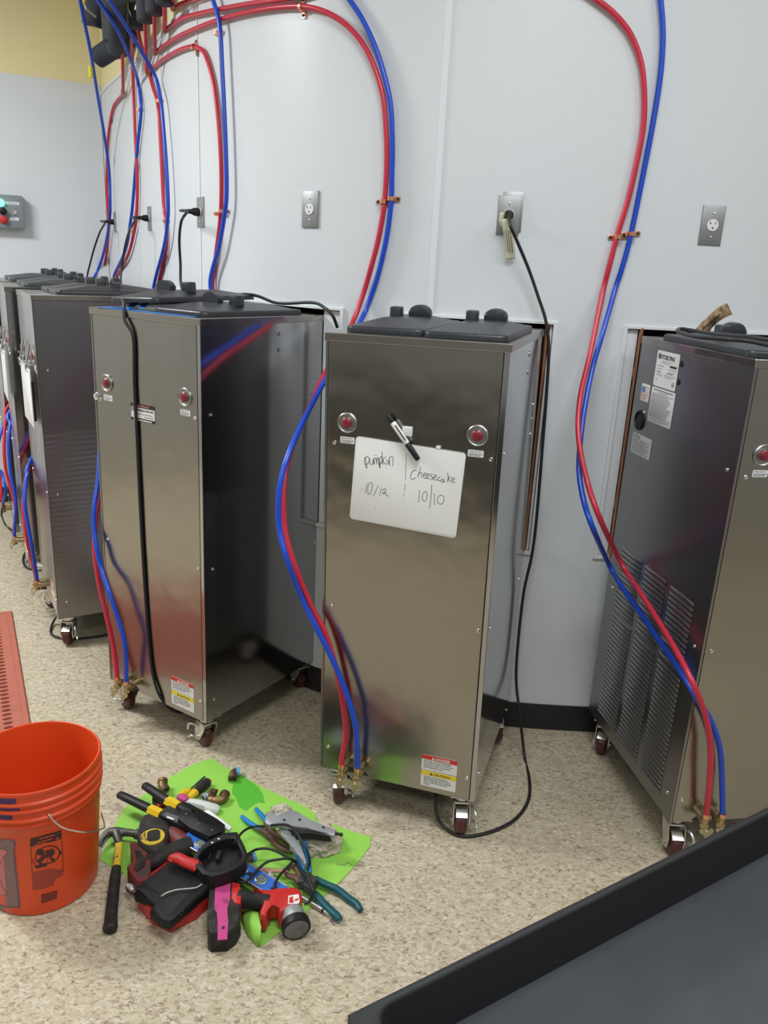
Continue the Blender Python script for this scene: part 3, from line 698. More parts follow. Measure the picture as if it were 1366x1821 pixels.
g = G(); g.tube([pa+pd*t for t in (0, .02, .10, .16)], [.0045, .006, .0065, .0068], 14); obj('end_plug', g, M_BLK, mk)
g = G(); g.tube([pa+pd*t for t in (.63, .64, .97, 1)], [.0072, .0080, .0072, .0055], 14); obj('cap', g, M_BLK, mk)
g = G(); g.tube([pa+pd*t+Vector((.0035, -.0066, .002)) for t in (.22, .34, .44, .56)], .0028, 8, flat=.5); obj('printed_band', g, M_INK, mk)
# cards hanging on the two far machines
for k, lb in (('d', 'white card hung by clips on the machine behind the taped one'), ('e', 'white card hung on the second farthest machine')):
    t = thing('hanging_card', lb, 'card', M=MP[k] @ Matrix.Translation((.035, -.006, 0)))
    g = G(); g.prism(rrect(-.155, .925, .135, 1.155, .006), .012, .016, bev=.0008, M=Matrix.Rotation(PI/2, 4, 'X')); obj('card', g, M_BOARD, t)
    g = G()
    for x in (-.11, .09):
        g.tube([(x, -.003, 1.245), (x, -.012, 1.20), (x, -.022, 1.165), (x, -.020, 1.145), (x, -.010, 1.142)], .0035, 8, smooth=3)
        g.box(x-.012, -.012, 1.165, x+.012, -.002, 1.185, bev=.002)
    g.tube([(-.14, -.022, 1.170), (.12, -.022, 1.170)], .004, 8)
    obj('wire_hook', g, M_CHR2, t)
    if k == 'd':
        g = G(); g.box(.136, -.013, .955, .148, -.004, 1.11); obj('dark_strip', g, M_BLK, t)

# ------------------------------------------------------------------ hoses
HR = .0082
def hose(name, pts, m, label, group=None, r=HR):
    g = G(); g.tube(pts, r, 12, smooth=6); return tag(obj(name, g, m, ang=60), label, 'hose', group)
def W(lst, off=.016): return [P(x, y, w=off) for x, y in lst]
def D(lst): return [P(x, y, Y=d) for x, y, d in lst]
def FP(k, off, lst): return [MP[k] @ on_plane(MP[k], 1, -off, x, y) for x, y in lst]
def SP(k, lst): return [MP[k] @ on_plane(MP[k], 0, -MW/2-o_, x, y) for x, y, o_ in lst]
def CN(k, i, dz=0.0): return MP[k] @ Vector(((-.157, -.108)[i], -.036, .172+dz))
# centre machine
hose('red_hose', W([(275,94),(300,76),(330,59),(388,36),(449,20),(510,12),(548,13),(585,24),(620,48),(648,82),(668,125),(681,170),(686,220),(688,280),(684,358),(674,420),(660,475),(645,525)]) +
     D([(622,585,2.66),(578,664,2.46),(550,725,2.35),(518,800,2.23),(505,860,2.16),(507,940,2.12),(526,1010,2.09)]) + FP('a', .028, [(555,1080),(578,1125),(598,1190),(610,1250),(615,1305)]) + [CN('a', 0, .03), CN('a', 0)], M_RED, 'red hose looping across to the lower left of the whiteboard machine')
hose('blue_hose', W([(600,-30),(622,0),(645,35),(668,85),(685,140),(695,190),(698,260),(697,310),(696,355),(688,420),(672,490),(655,540)]) +
     D([(639,575,2.66),(583,668,2.42),(549,730,2.28),(514,805,2.15),(497,870,2.10),(497,940,2.08),(512,1000,2.05)]) + FP('a', .048, [(535,1060),(562,1115),(590,1170),(615,1230),(632,1290)]) + [CN('a', 1, .03), CN('a', 1)], M_BLUE, 'blue hose looping across to the lower left of the whiteboard machine')
# right machine
hose('red_hose', W([(1030,-22),(1062,0),(1095,27),(1122,62),(1140,110),(1146,165),(1144,225),(1132,290),(1117,355),(1098,418),(1082,480),(1072,520)]) +
     D([(1050,627,2.50),(1032,707,2.42),(1029,777,2.35),(1044,855,2.28),(1067,922,2.215)]) + SP('c', [(1104,1000,.055),(1137,1051,.05),(1166,1096,.045),(1197,1147,.04)]) + [P(1232,1214,Y=1.885)] + FP('c', .045, [(1256,1278),(1264,1335),(1262,1395)]) + [CN('c', 0, .012)], M_RED, 'red hose curving in front of the machine at right edge')
hose('blue_hose', W([(1171,-30),(1175,0),(1179,60),(1175,130),(1163,210),(1147,295),(1122,418),(1107,475),(1094,515)]) +
     D([(1072,592,2.52),(1054,654,2.49),(1040,724,2.43),(1032,788,2.375),(1030,838,2.325),(1038,890,2.27),(1056,943,2.22)]) + SP('c', [(1083,1004,.055),(1105,1042,.045),(1134,1083,.035),(1169,1134,.025),(1204,1185,.02)]) + [P(1238,1240,Y=1.915)] + FP('c', .026, [(1264,1282),(1280,1330),(1284,1385)]) + [CN('c', 1, .012)], M_BLUE, 'blue hose curving in front of the machine at right edge')
# taped machine: drop down the wall, round behind it, and out at its left edge
hose('red_hose', W([(262,130),(285,110),(312,93),(335,84),(350,84),(364,95),(377,135),(386,190),(392,260),(394,330),(392,388),(385,445),(378,500)], .012) +
     [Vector((-.735, 3.22, 1.38)), Vector((-.90, 3.05, 1.22)), Vector((-1.02, 2.84, 1.05))] +
     D([(176,880,2.68),(171,920,2.64),(168,974,2.60),(172,1011,2.575),(179,1052,2.555),]) + FP('b', .026, [(190,1097),(202,1150)]) + [CN('b', 0, .02), CN('b', 0)], M_RED, 'red hose emerging at the left side of the taped machine')
hose('blue_hose', W([(371,-30),(379,0),(388,30),(392,60),(395,120),(399,200),(402,280),(403,340),(400,378),(389,440),(374,500)], .030) +
     [Vector((-.715, 3.20, 1.36)), Vector((-.88, 3.02, 1.22)), Vector((-1.00, 2.80, 1.05))] +
     D([(174,862,2.64),(168,899,2.60),(167,937,2.575),(172,974,2.55),(180,1010,2.535),]) + FP('b', .044, [(194,1052),(209,1097),(222,1145)]) + [CN('b', 1, .02), CN('b', 1)], M_BLUE, 'blue hose emerging at the left side of the taped machine')
# machine behind it
hose('red_hose', [P(244,50,w=.08), P(250,75,w=.06)] + W([(262,118),(272,155),(281,188),(286,263),(291,362),(295,395),(296,440),(280,512)], .012) +
     [Vector((-1.13, 3.83, 1.36)), Vector((-1.30, 3.70, 1.2)), Vector((-1.45, 3.60, 1.06))] + D([(54,826,3.46),(44,880,3.40),(42,905,3.38),(47,955,3.35),(55,990,3.35)]) + [CN('d', 0, .02), CN('d', 0)], M_RED, 'red hose at the left of the machine behind the taped one')
hose('blue_hose', [P(182,-22,Y=3.55), P(195,0,Y=3.58), P(224,46,Y=3.66), P(254,95,Y=3.78)] + W([(277,138),(286,178),(291,230),(296,296),(299,362),(298,392),(292,438),(273,512)], .030) +
     [Vector((-1.12, 3.81, 1.34)), Vector((-1.28, 3.67, 1.2)), Vector((-1.43, 3.58, 1.06))] + D([(55,818,3.44),(48,845,3.38),(44,890,3.32),(49,929,3.30),(57,974,3.29)]) + [CN('d', 1, .02), CN('d', 1)], M_BLUE, 'blue hose at the left of the machine behind the taped one')
# second farthest
hose('red_hose', [P(233,64,w=.08), P(235,100,w=.04)] + W([(237,148),(240,230),(244,313),(243,379),(238,415),(226,458),(204,500)]) +
     [Vector((-1.47, 4.36, 1.38)), Vector((-1.66, 4.24, 1.22))] + D([(22,712,4.06),(11,745,4.02),(7,790,3.96),(11,840,3.93),(27,899,3.91)]) + [CN('e', 0, .02), CN('e', 0)], M_RED, 'red hose at the left of the second farthest machine')
hose('blue_hose', [P(164,-18,Y=3.8), P(174,0,Y=3.8), P(207,49,Y=3.88), P(234,110,Y=4.08)] + W([(246,148),(251,194),(246,247),(241,300),(236,362),(232,395),(223,445),(201,497)]) +
     [Vector((-1.46, 4.34, 1.36)), Vector((-1.65, 4.21, 1.2))] + D([(23,722,4.02),(18,755,3.96),(15,790,3.91),(19,843,3.88),(28,892,3.86)]) + [CN('e', 1, .02), CN('e', 1)], M_BLUE, 'blue hose at the left of the second farthest machine')
# farthest
hose('red_hose', W([(219,168),(212,175),(202,190),(195,224),(191,264),(190,329),(192,379),(193,412),(188,461),(180,497)], .012) + [Vector((-1.83, 4.88, 1.36)), Vector((-2.05, 4.80, 1.2)), Vector((-2.30, 4.62, .8)), CN('f', 0, .1), CN('f', 0)], M_RED, 'leftmost red hose on the wall, to the farthest machine')
hose('blue_hose', [P(140,-30,Y=4.15), P(144,10,Y=4.2), P(161,92,Y=4.35), P(174,171,Y=4.6), P(185,237,Y=4.82)] + W([(194,303),(196,362),(195,385),(191,418),(181,461),(166,496)], .030) + [Vector((-1.85, 4.85, 1.36)), Vector((-2.08, 4.76, 1.2))] + D([(-6,800,4.32),(4,842,4.28),(10,872,4.25)]) + [CN('f', 1, .02), CN('f', 1)], M_BLUE, 'leftmost blue hose on the wall, to the farthest machine')
# vertical red drops from the manifold, and the two that run off right along the wall
def drop(x0, y0, x1, y1, label, off0=.08, extra=None):
    a = P(x0, y0, w=off0); b = P(x1, y1, w=.03); 
    pts = [a+Vector((0, 0, .02)), a.lerp(b, .5), b] + (extra or [])
    hose('red_hose', pts, M_RED, label)
drop(218, 92, 219, 164, 'short red hose drop to the leftmost elbow on the wall')
drop(258, 40, 261, 128, 'short red hose drop to the lowest elbow beside the copper clip')
drop(275, 28, 275, 92, 'short red hose drop to the middle elbow')
drop(293, 10, 292, 52, 'short red hose drop to the upper elbow')
drop(307, -8, 307, 12, 'short red hose drop at the very top')
hose('red_hose', W([(293,54),(310,42),(329,31),(388,17),(449,6),(520,-4),(640,-30)]), M_RED, 'upper red hose running off the top along the wall')
hose('red_hose', W([(308,14),(325,6),(345,0),(375,-10)]), M_RED, 'short red hose leaving the topmost elbow')
def elbow(px, py, label):
    p, s = on_wall(px, py, .018); g = G(); g.ball(p, .011); g.cyl(p+Vector((0, 0, .002)), p+Vector((0, 0, .022)), .0115, 10)
    g.cyl(p, p+(P(px+14, py-10, w=.018)-p).normalized()*.022, .0115, 10); tag(obj('brass_elbow', g, M_BRASSW), label, 'fitting', 'brass elbows under the pipe manifold')
for px, py, lb in ((219,168,'lowest and leftmost brass elbow joining red hoses'),(262,132,'brass elbow where the red hose bends toward the clip at the seam'),(275,95,'middle brass elbow at the start of the long arching red hose'),(293,55,'brass elbow at the start of the upper red hose leaving the frame'),(307,15,'topmost brass elbow below the manifold')): elbow(px, py, lb)
# copper clips
def clip(px, py, label, rot=0.0, wd=.028):
    p, s = on_wall(px, py, .0045); q, n = wpt(s, 0); tdir = Vector((-n.y, n.x, 0))*-1; nn = Vector((n.x, n.y, 0))
    M = Matrix((tdir, Vector((0, 0, 1)), nn)).transposed().to_4x4(); M.translation = p; M = M @ Matrix.Rotation(rot, 4, 'Z')
    t = thing('pipe_clip', label, 'clip', M=M)
    g = G()
    for s_ in (-1, 1): g.box(s_*wd*.42, -.006, 0, s_*wd, .006, .002, bev=.0006)
    A = [(.0095*math.cos(a), .0095*math.sin(a)) for a in [PI*k/10 for k in range(11)]]
    pr = [(-.0125, 0)] + [(-.0118*math.cos(PI*k/10), .0115+.0118*math.sin(PI*k/10)) for k in range(11)] + [(.0125, 0), (.0100, 0)] + [(.0098*math.cos(PI*k/10), .0115+.0095*math.sin(PI*k/10)) for k in range(11)] + [(-.0100, 0)]
    g.prism(pr, -.006, .006, M=Matrix.Rotation(PI/2, 4, 'X')); obj('strap', g, M_COPPER, t)
    for s_ in (-1, 1): g = G(); g.ball((s_*wd*.75, 0, .003), (.0048, .0048, .003), n=10); obj('screw_head', g, M_INK, t)
clip(684, 359, 'copper clip on the red hose above the whiteboard machine')
clip(697, 354, 'copper clip on the blue hose above the whiteboard machine')
clip(1098, 421, 'copper clip on the red hose left of the right outlet', -.1)
clip(1122, 416, 'copper clip on the blue hose left of the right outlet', -.1)
clip(540, 14, 'copper clip at the top of the arching red hose', 1.5)
clip(350, 85, 'copper clip on the bend of the red hose near the seam', 1.4)
clip(391, 60, 'copper clip high on the blue hose above the taped machine')
clip(401, 376, 'copper clip low on the blue hose above the taped machine')
clip(391, 381, 'copper clip low on the red hose above the taped machine')
clip(287, 180, 'upper copper clip on the third hose pair from left')
clip(298, 393, 'lower copper clip on the third hose pair from left')
clip(251, 196, 'upper copper clip on the second hose pair from left')
clip(237, 412, 'lower copper clip on the second hose pair from left')
clip(194, 379, 'copper clip on the leftmost hose pair')

# ------------------------------------------------------------------ outlets and cords
def outlet(px, py, label, plugged=False, box=False):
    p, s = on_wall(px, py, 0.0); q, n = wpt(s, 0); nn = Vector((n.x, n.y, 0)); td = Vector((-n.y, n.x, 0))*-1
    if td.x < 0: td = -td
    M = Matrix((td, Vector((0, 0, 1)), td.cross(Vector((0, 0, 1))))).transposed().to_4x4(); M.translation = Vector((q.x, q.y, 1.774))
    t = thing('wall_outlet', label, 'outlet', M=M)
    g = G(); g.prism([(-.035, -.057), (.035, -.057), (.035, .057), (-.035, .057)], 0, .0065, bev=.0035)
    if box: g.box(-.022, -.048, -.001, .041, .068, .003, bev=.001)
    obj('cover_plate', g, M_PLATE, t)
    g = G(); g.lathe([(.0175, .006), (.0175, .0085), (.0165, .0095)], 28); sk = obj('socket', g, M_WHITE, t)
    g = G()
    g.box(-.0085, .002, .0095, -.0065, .010, .0099); g.box(-.0105, .0050, .0095, -.0085, .0070, .0099); g.box(.006, .0025, .0095, .008, .0095, .0099); g.lathe([(.0028, .0095), (.0028, .0099)], 12, M=Matrix.Translation((0, -.008, 0)))
    obj('slot', g, M_INK, sk, smooth=False)
    for z in (-.034, .034): g = G(); g.lathe([(.0034, .006), (.0030, .0078), (.001, .0084)], 12, M=Matrix.Translation((0, z, 0))); obj('plate_screw', g, M_CHR2, t)
    return M
O1 = outlet(553, 372, 'free metal wall outlet, between the taped and whiteboard machines')
O2 = outlet(905, 383, 'metal wall outlet with a plugged cord and tag, above the whiteboard machine', True, True)
O3 = outlet(1266, 400, 'free metal wall outlet at far right, above the labelled machine')
O4 = outlet(358, 378, 'plugged wall outlet nearest to the seam at left')
O5 = outlet(267, 389, 'middle one of the three narrow plugged outlets at left')
O6 = outlet(206, 397, 'leftmost of the three narrow plugged outlets')
def cord(pts, label, r=.0052, plug=None):
    g = G(); g.tube(pts, r, 10, smooth=6); o = tag(obj('power_cord', g, M_CORD, ang=60), label, 'cord')
    if plug is not None:
        M = plug; g = G()
        g.lathe([(.0150, .009), (.0160, .014), (.0150, .030), (.0100, .040), (.0075, .062)], 18, M=M); obj('plug', g, M_BLK, o)
    return o
Fz_ = at_z
def PL(M, z=.060, x=0, y=0): return M @ Vector((x, y, z))
cord([PL(O4), PL(O4, .085), P(333,376,Y=3.20), P(323,392,Y=3.16), P(319,425,Y=3.20), P(321,470,Y=3.22), P(323,512,Y=3.2), Vector((-.77, 3.12, 1.38))], 'black cord from the outlet nearest the seam, arching down', plug=O4)
cord([PL(O5), PL(O5, .085), P(240,392,Y=4.08), P(230,410,Y=4.05), P(222,440,Y=4.05), P(217,475,Y=4.08), P(215,503,Y=4.05), Vector((-1.30, 3.98, 1.36))], 'black cord from the middle one of the left outlets', plug=O5)
cord([PL(O6), PL(O6, .085), P(186,397,Y=4.86), P(178,412,Y=4.84), P(168,440,Y=4.86), P(160,470,Y=4.88), P(155,495,Y=4.88), Vector((-1.78, 4.80, 1.36))], 'black cord from the leftmost outlet, falling behind lids', plug=O6)
cord([PL(O2, .050), PL(O2, .066, .002, -.004), P(908,402,Y=2.535), P(918,425,Y=2.545)] + D([(940,478,2.56),(958,530,2.56),(971,572,2.555),(976,622,2.55),(972,700,2.55),(966,779,2.545),(955,915,2.54),(946,987,2.53),(930,1064,2.52),(918,1195,2.50),(925,1272,2.44)]) +
     [at_z(933, 1345, .006), at_z(942, 1388, .006), at_z(939, 1425, .006), at_z(915, 1458, .006), at_z(870, 1480, .006), at_z(822, 1487, .006), at_z(790, 1470, .012), at_z(775, 1440, .05), MP['a'] @ Vector((.10, .12, .135))],
     'long black cord hanging down the wall and curling across the floor', plug=O2)
# cord over the taped machine
B_ = MP['b']
cord([P(600,582,Y=2.68), P(592,562,Y=2.66), P(578,548,Y=2.68), P(555,538,Y=2.74), B_ @ Vector((.10, .50, TOP+.030)), B_ @ Vector((-.02, .47, TOP+.052)), B_ @ Vector((-.235, .36, TOP+.012)), B_ @ Vector((-.232, .16, TOP+.010)), B_ @ Vector((-.15, .055, TOP+.028)), B_ @ Vector((-.085, .005, TOP+.020)), B_ @ Vector((-.066, -.010, TOP-.03))] +
     [on_p for on_p in [B_ @ on_plane(B_, 1, -.0055, x, y) for x, y in ((237,600),(239,680),(243,760),(247,850),(252,950),(258,1050),(264,1130),(271,1195))]] +
     [B_ @ Vector((.030, -.004, .150)), B_ @ Vector((.075, .03, .095)), B_ @ Vector((.13, .12, .10)), B_ @ Vector((.16, .25, .14))], 'black cord draped over the taped machine and down its front')
# cord coiled on the right machine
C_ = MP['c']
cord([Fz_(x, y, z) for x, y, z in ((1420,622,1.492),(1366,613,1.492),(1330,606,1.494),(1290,603,1.492),(1240,599,1.486),(1212,592,1.484),(1205,588,1.484),(1212,585,1.484),(1240,589,1.484),(1280,595,1.490),(1330,599,1.498),(1366,604,1.498),(1420,611,1.498))], 'black cord lying in a loop on the lids of the right machine')
g = G(); 
tp = [P(x, y, Y=Y_) for x, y, Y_ in ((1246,592,2.40),(1256,580,2.40),(1268,568,2.39),(1283,556,2.38),(1298,549,2.38))]
g.ribbon(tp, .036, (-.25, -1, .3)); 
for k, q in enumerate((-.016, -.006, .005, .015)): g.ribbon([p_+Vector((q*.6, -.0012, q*.6)) for p_ in tp[1:4]], .0018, (-.25, -1, .3), mi=1)
o = obj('paper_tag', g, [M_BROWN, M_INK]); sm = o.modifiers.new('thick', 'SOLIDIFY'); sm.thickness = .0008; tag(o, 'stained brown paper tag standing up from the cord on the right machine', 'tag')
g = G(); tp = [PL(O2, .050, -.006, -.012), PL(O2, .045, .002, -.045), PL(O2, .034, .010, -.078), PL(O2, .024, .016, -.108), PL(O2, .020, .017, -.128)]
g.ribbon(tp, .030, (0, -1, .1))
for q in (-.007, 0, .007): g.ribbon([p_+Vector((q, -.0012, 0)) for p_ in tp[1:4]], .0016, (0, -1, .1), mi=1)
g.ribbon([PL(O2, .055, -.018, .004), PL(O2, .052, -.020, -.018), PL(O2, .045, -.012, -.035)], .014, (0, -1, 0))
o = obj('paper_tag', g, [M_CREAM, M_GINK]); sm = o.modifiers.new('thick', 'SOLIDIFY'); sm.thickness = .0008; tag(o, 'cream paper tag hanging from the plug above the whiteboard machine', 'tag')
# cords on the floor near far machines
cord([MP['d'] @ Vector((.17, .02, .12)), at_z(98, 1100, .03), at_z(90, 1120, .006), at_z(96, 1131, .006), at_z(120, 1136, .006), at_z(155, 1134, .006), at_z(190, 1129, .006), at_z(240, 1118, .006)], 'black cord looping on the floor by the caster of the machine behind the taped one')
cord([MP['e'] @ Vector((.15, .0, .13)), at_z(47, 982, .03), at_z(41, 992, .006), at_z(44, 1006, .006), at_z(56, 1012, .006), at_z(80, 1008, .006)], 'short black cord loop beneath the second farthest machine')
cord([MP['f'] @ Vector((-.10, -.03, .16)), P(6,898,Y=4.25), P(3,915,Y=4.24), at_z(9,932,.006), at_z(20,942,.006), at_z(33,944,.006)], 'short black cord loop below the farthest machine')

# copper pipes standing inside the openings
def cpipe(s, off, label, z0=OZ0-.005, z1=OZ1+.005):
    p, n = wpt(s, off); g = G(); g.cyl((p.x, p.y, z0), (p.x, p.y, z1), .0068, 12)
    for z in (z0+.18, z0+.62): g.cyl((p.x, p.y, z), (p.x, p.y, z+.03), .0085, 12)
    tag(obj('copper_pipe', g, M_COPPER), label, 'pipe')
cpipe(2.640, .002, 'upright copper pipe in the wall opening beside the right machine')
cpipe(2.938, .002, 'upright copper pipe in the wall opening beside the whiteboard machine')

# ------------------------------------------------------------------ insulated pipe manifold at the top left
mfd = thing('pipe_manifold', 'black foam-insulated pipe manifold with yellow valve levers at top left', 'pipework', loc=tuple(P(240, 20, w=.1)))
def mo(name, g, m): 
    o = obj(name, g, m); o.parent = mfd; o.matrix_parent_inverse = Matrix.Translation(mfd.location).inverted(); return o
def WS_(s, off, z): p, n = wpt(s, off); return Vector((p.x, p.y, z))
g = G(); g.tube([P(170,106,Y=4.50), P(174,103,Y=4.50), P(196,88,Y=4.48), P(222,68,Y=4.40), WS_(5.3, .13, 2.78), WS_(4.7, .12, 2.80), WS_(4.2, .12, 2.80)], [.040,.048,.050,.052,.05,.05,.05], 18, smooth=5); mo('lower_header', g, M_FOAM)
g = G(); g.tube([P(163,44,Y=4.42), P(164,40,Y=4.42), P(172,16,Y=4.42), P(190,-14,Y=4.40), P(225,-40,Y=4.2), WS_(4.6, .25, 3.1)], [.042,.052,.062,.062,.06,.06], 18, smooth=5); mo('upper_header', g, M_FOAM)
dr = [(218,92),(233,66),(245,52),(259,40),(275,26),(293,9),(307,-8)]
for k, (px, py) in enumerate(dr):
    b = P(px, py, w=.08); top = Vector((b.x, b.y, 3.12)); 
    g = G(); g.tube([b, b+Vector((0, 0, .006)), b+Vector((0, 0, .15)), b+Vector((0, 0, .17))], [.030, .036, .036, .030], 14)
    g.tube([b+Vector((0, 0, .17)), b+Vector((0, 0, .32)), top], [.030, .033, .033], 14); f = mo('foam_drop', g, M_FOAM)
for pl, Y_ in (([(200,14),(200,42),(207,54)], 4.30), ([(215,-8),(215,10),(215,24)], 4.20), ([(226,-6),(227,14),(235,32)], 4.00), ([(246,-4),(244,6),(241,15)], 3.86), ([(199,54),(195,62),(198,70)], 4.30), ([(154,-4),(150,6),(153,15)], 4.33)):
    q = [P(x, y, Y=Y_-.10) for x, y in pl]
    g = G(); g.tube(q[:2]+[q[1].lerp(q[2], .35)], [.0065, .008, .006], 8, flat=.6); mo('valve_lever', g, M_YH)
    g = G(); g.tube([q[1].lerp(q[2], .35), q[2], q[2]+Vector((0, .12, 0))], [.0055, .006, .008], 8, flat=.7); mo('lever_base', g, M_WHITE)
g = G(); b = P(200, 60, w=.16); g.tube([P(205,84,w=.13), P(206,60,w=.15), P(207,-10,w=.18)], [.040, .045, .045], 14); b = P(200, 74, w=.16); g.tube([b, b+Vector((0, 0, .14)), b+Vector((0, 0, .30))], [.042, .045, .04], 14); mo('foam_drop', g, M_FOAM)
g = G(); q = P(161, 118, Y=4.42)-Vector((0,0,.05)); g.cyl(q, q+Vector((0, 0, .05)), .012, 8); tag(obj('hose_tie', g, M_YH), 'small yellow and blue tie on the leftmost blue hose', 'tie')

# control box on the left wall
pc = Vector((-2.267, 5.102, 0)); xl = (pc-L0).dot(LD)
bx = thing('control_box', 'grey control box with green lamp and red button on the left wall', 'control box', M=ML @ Matrix.Translation((xl, 0, 1.803)))
g = G(); g.box(0, 0, -.092, .26, .075, .092, bev=.004); obj('housing', g, M_BOXG, bx)
FB = Matrix.Translation((0, .0755, 0)) @ Matrix.Rotation(-PI/2, 4, 'X') @ Matrix.Rotation(PI, 4, 'Z')   # text faces the room
def btn(x, z, r, m, name, h=.014):
    g = G(); g.lathe([(r*1.25, .075), (r*1.25, .080), (r, .081), (r*.95, .081+h), (r*.4, .084+h)], 20, M=Matrix.Translation((x, 0, z)) @ Matrix.Rotation(-PI/2, 4, 'X')); obj(name, g, m, bx)
btn(.118, .045, .017, M_GREENL, 'green_lamp'); btn(.112, .000, .017, M_BLK, 'black_selector', .03); btn(.112, -.048, .019, M_TOOLR, 'red_button', .022)
g = G(); g.lathe([(.011, .075), (.014, .077), (.014, .080), (.011, .082), (.009, .078)], 20, M=Matrix.Translation((.050, 0, -.002)) @ Matrix.Rotation(-PI/2, 4, 'X')); obj('key_switch', g, M_CHR2, bx)
for x0, z0, wd, tx in ((.092, .047, .072, 'OPERATING'), (.078, -.040, .050, 'SAFETY')):
    g = G(); Mx = Matrix((( -1, 0, 0, x0), (0, 0, 1, .0756), (0, 1, 0, z0), (0, 0, 0, 1)))
    g.box(0, -.008, 0, wd, .008, .0006, M=Mx); g.text(tx, .0105, Mx @ Matrix.Translation((.003, -.004, .0008)), 1); obj('name_strip', g, [M_PAPER, M_INK], bx, smooth=False)

# ------------------------------------------------------------------ black service cart, lower right
DC = Vector((.847, .532, 0)).normalized(); NC = Vector((DC.y, -DC.x, 0))
A0 = Vector((.002, .704, 0)); LEN, WID = 1.05, .50
cart = thing('service_cart', 'black plastic service cart with a lipped top tray in the bottom right corner', 'cart', loc=(A0+DC*.5+NC*.25).to_tuple())
def co(name, g, m, **k):
    o = obj(name, g, m, **k); o.parent = cart; o.matrix_parent_inverse = Matrix.Translation(cart.location).inverted(); return o
def loop_ring(g, outer, inner, z0, z1, mi=0, bev=.006):
    """a wall between two outlines with the same point count"""
    t = bmesh.new(); n = len(outer)
    def ring(pts, z): return [t.verts.new((p[0], p[1], z)) for p in pts]
    o0, o1, i1, i0 = ring(outer, z0), ring(outer, z1), ring(inner, z1), ring(inner, z0)
    for k in range(n):
        j = (k+1) % n
        t.faces.new((o0[k], o0[j], o1[j], o1[k])); t.faces.new((o1[k], o1[j], i1[j], i1[k])); t.faces.new((i1[k], i1[j], i0[j], i0[k])); t.faces.new((i0[k], i0[j], o0[j], o0[k]))
    bmesh.ops.recalc_face_normals(t, faces=t.faces)
    if bev:
        es = [e for e in t.edges if abs(e.verts[0].co.z-z1) < 1e-6 and abs(e.verts[1].co.z-z1) < 1e-6 and not ((e.verts[0] in o1) ^ (e.verts[1] in o1))]
        bmesh.ops.bevel(t, geom=es, offset=bev, segments=3, profile=.5, affect='EDGES')
    g._merge(t, mi)
loc2 = lambda u, v: (A0 + DC*u + NC*v)
inner = [loc2(u, v)[:2] for u, v in rrect(.012, .012, LEN-.06, WID-.012, .022, 5)]
outer = []
for u, v in rrect(.012, .012, LEN-.06, WID-.012, .022, 5):
    cu, cv = .5, .25; uu, vv = u, v
    if v < .1: vv = v-.012
    if v > .4: vv = v+.012
    if u < .06: uu = u-.050
    if u > .9: uu = u+.050
    if u < .06 and v < .06: vv = v+.008 if u < .03 else vv
    outer.append(loc2(uu, vv)[:2])
g = G(); loop_ring(g, outer, inner, .700, .800, bev=.0055); co('tray_wall', g, M_TRAY, ang=60)
g = G(); g.prism([p for p in inner], .699, .7095); co('tray_floor', g, M_TRAYF)
for u in (.05, LEN-.10):
    for v in (.05, WID-.05):
        c = loc2(u, v); g = G(); g.box(c.x-.022, c.y-.022, .10, c.x+.022, c.y+.022, .70, bev=.006); lg = co('leg', g, M_TRAY)
        g = G(); g.lathe([(.01, -.014), (.045, -.014), (.05, -.008), (.05, .008), (.045, .014), (.01, .014)], 24, M=Matrix.Translation((c.x, c.y, .05)) @ Matrix.Rotation(PI/2, 4, 'X')); co('wheel', g, M_BLK)
g = G(); g.prism([loc2(u, v)[:2] for u, v in rrect(.03, .03, LEN-.08, WID-.03, .03)], .20, .24, bev=.006); co('lower_shelf', g, M_TRAY)

# ------------------------------------------------------------------ terracotta mat with oval holes
m0 = Vector((-1.687, 3.34, 0)); e1 = Vector((.469, -.877, 0)).normalized(); e2 = Vector((-e1.y*-1, e1.x*-1, 0)); e2 = Vector((e1.y, -e1.x, 0))
MMt = Matrix(((e1.x, e2.x, 0, m0.x), (e1.y, e2.y, 0, m0.y), (0, 0, 1, 0), (0, 0, 0, 1)))
g = G(); t = bmesh.new(); pu, pv, TH = .030, .044, .012; nu, nv = 46, 17; bo = .045
zt = {}
def mv(x, y, z):
    k = (round(x, 5), round(y, 5), z)
    if k not in zt: zt[k] = t.verts.new((x, y, z))
    return zt[k]
L_, W_ = bo*2+nu*pu, bo*2+nv*pv
for i in range(nu):
    for j in range(nv):
        x0, y0 = bo+i*pu, bo+j*pv; cx, cy = x0+pu/2, y0+pv/2
        sq = [(x0, y0), (cx, y0), (x0+pu, y0), (x0+pu, cy), (x0+pu, y0+pv), (cx, y0+pv), (x0, y0+pv), (x0, cy)]
        ho = [(cx+.0095*math.cos(a), cy+.0165*math.sin(a)) for a in [math.radians(225+45*k) for k in range(8)]]
        for k in range(8):
            q = (k+1) % 8
            t.faces.new((mv(*sq[k], TH), mv(*sq[q], TH), mv(*ho[q], TH), mv(*ho[k], TH)))
            t.faces.new((mv(*ho[k], TH), mv(*ho[q], TH), mv(*ho[q], 0), mv(*ho[k], 0)))
for xa, ya, xb, yb in ((0, 0, L_, bo), (0, W_-bo, L_, W_), (0, bo, bo, W_-bo), (L_-bo, bo, L_, W_-bo)):
    t.faces.new([t.verts.new(q) for q in ((xa, ya, TH), (xb, ya, TH), (xb, yb, TH), (xa, yb, TH))])
pr = [(0, 0), (L_, 0), (L_, W_), (0, W_)]; ou = [(-.006, -.006), (L_+.006, -.006), (L_+.006, W_+.006), (-.006, W_+.006)]
for k in range(4):
    q = (k+1) % 4; t.faces.new([t.verts.new(v) for v in ((*pr[k], TH), (*pr[q], TH), (*ou[q], .001), (*ou[k], .001))])
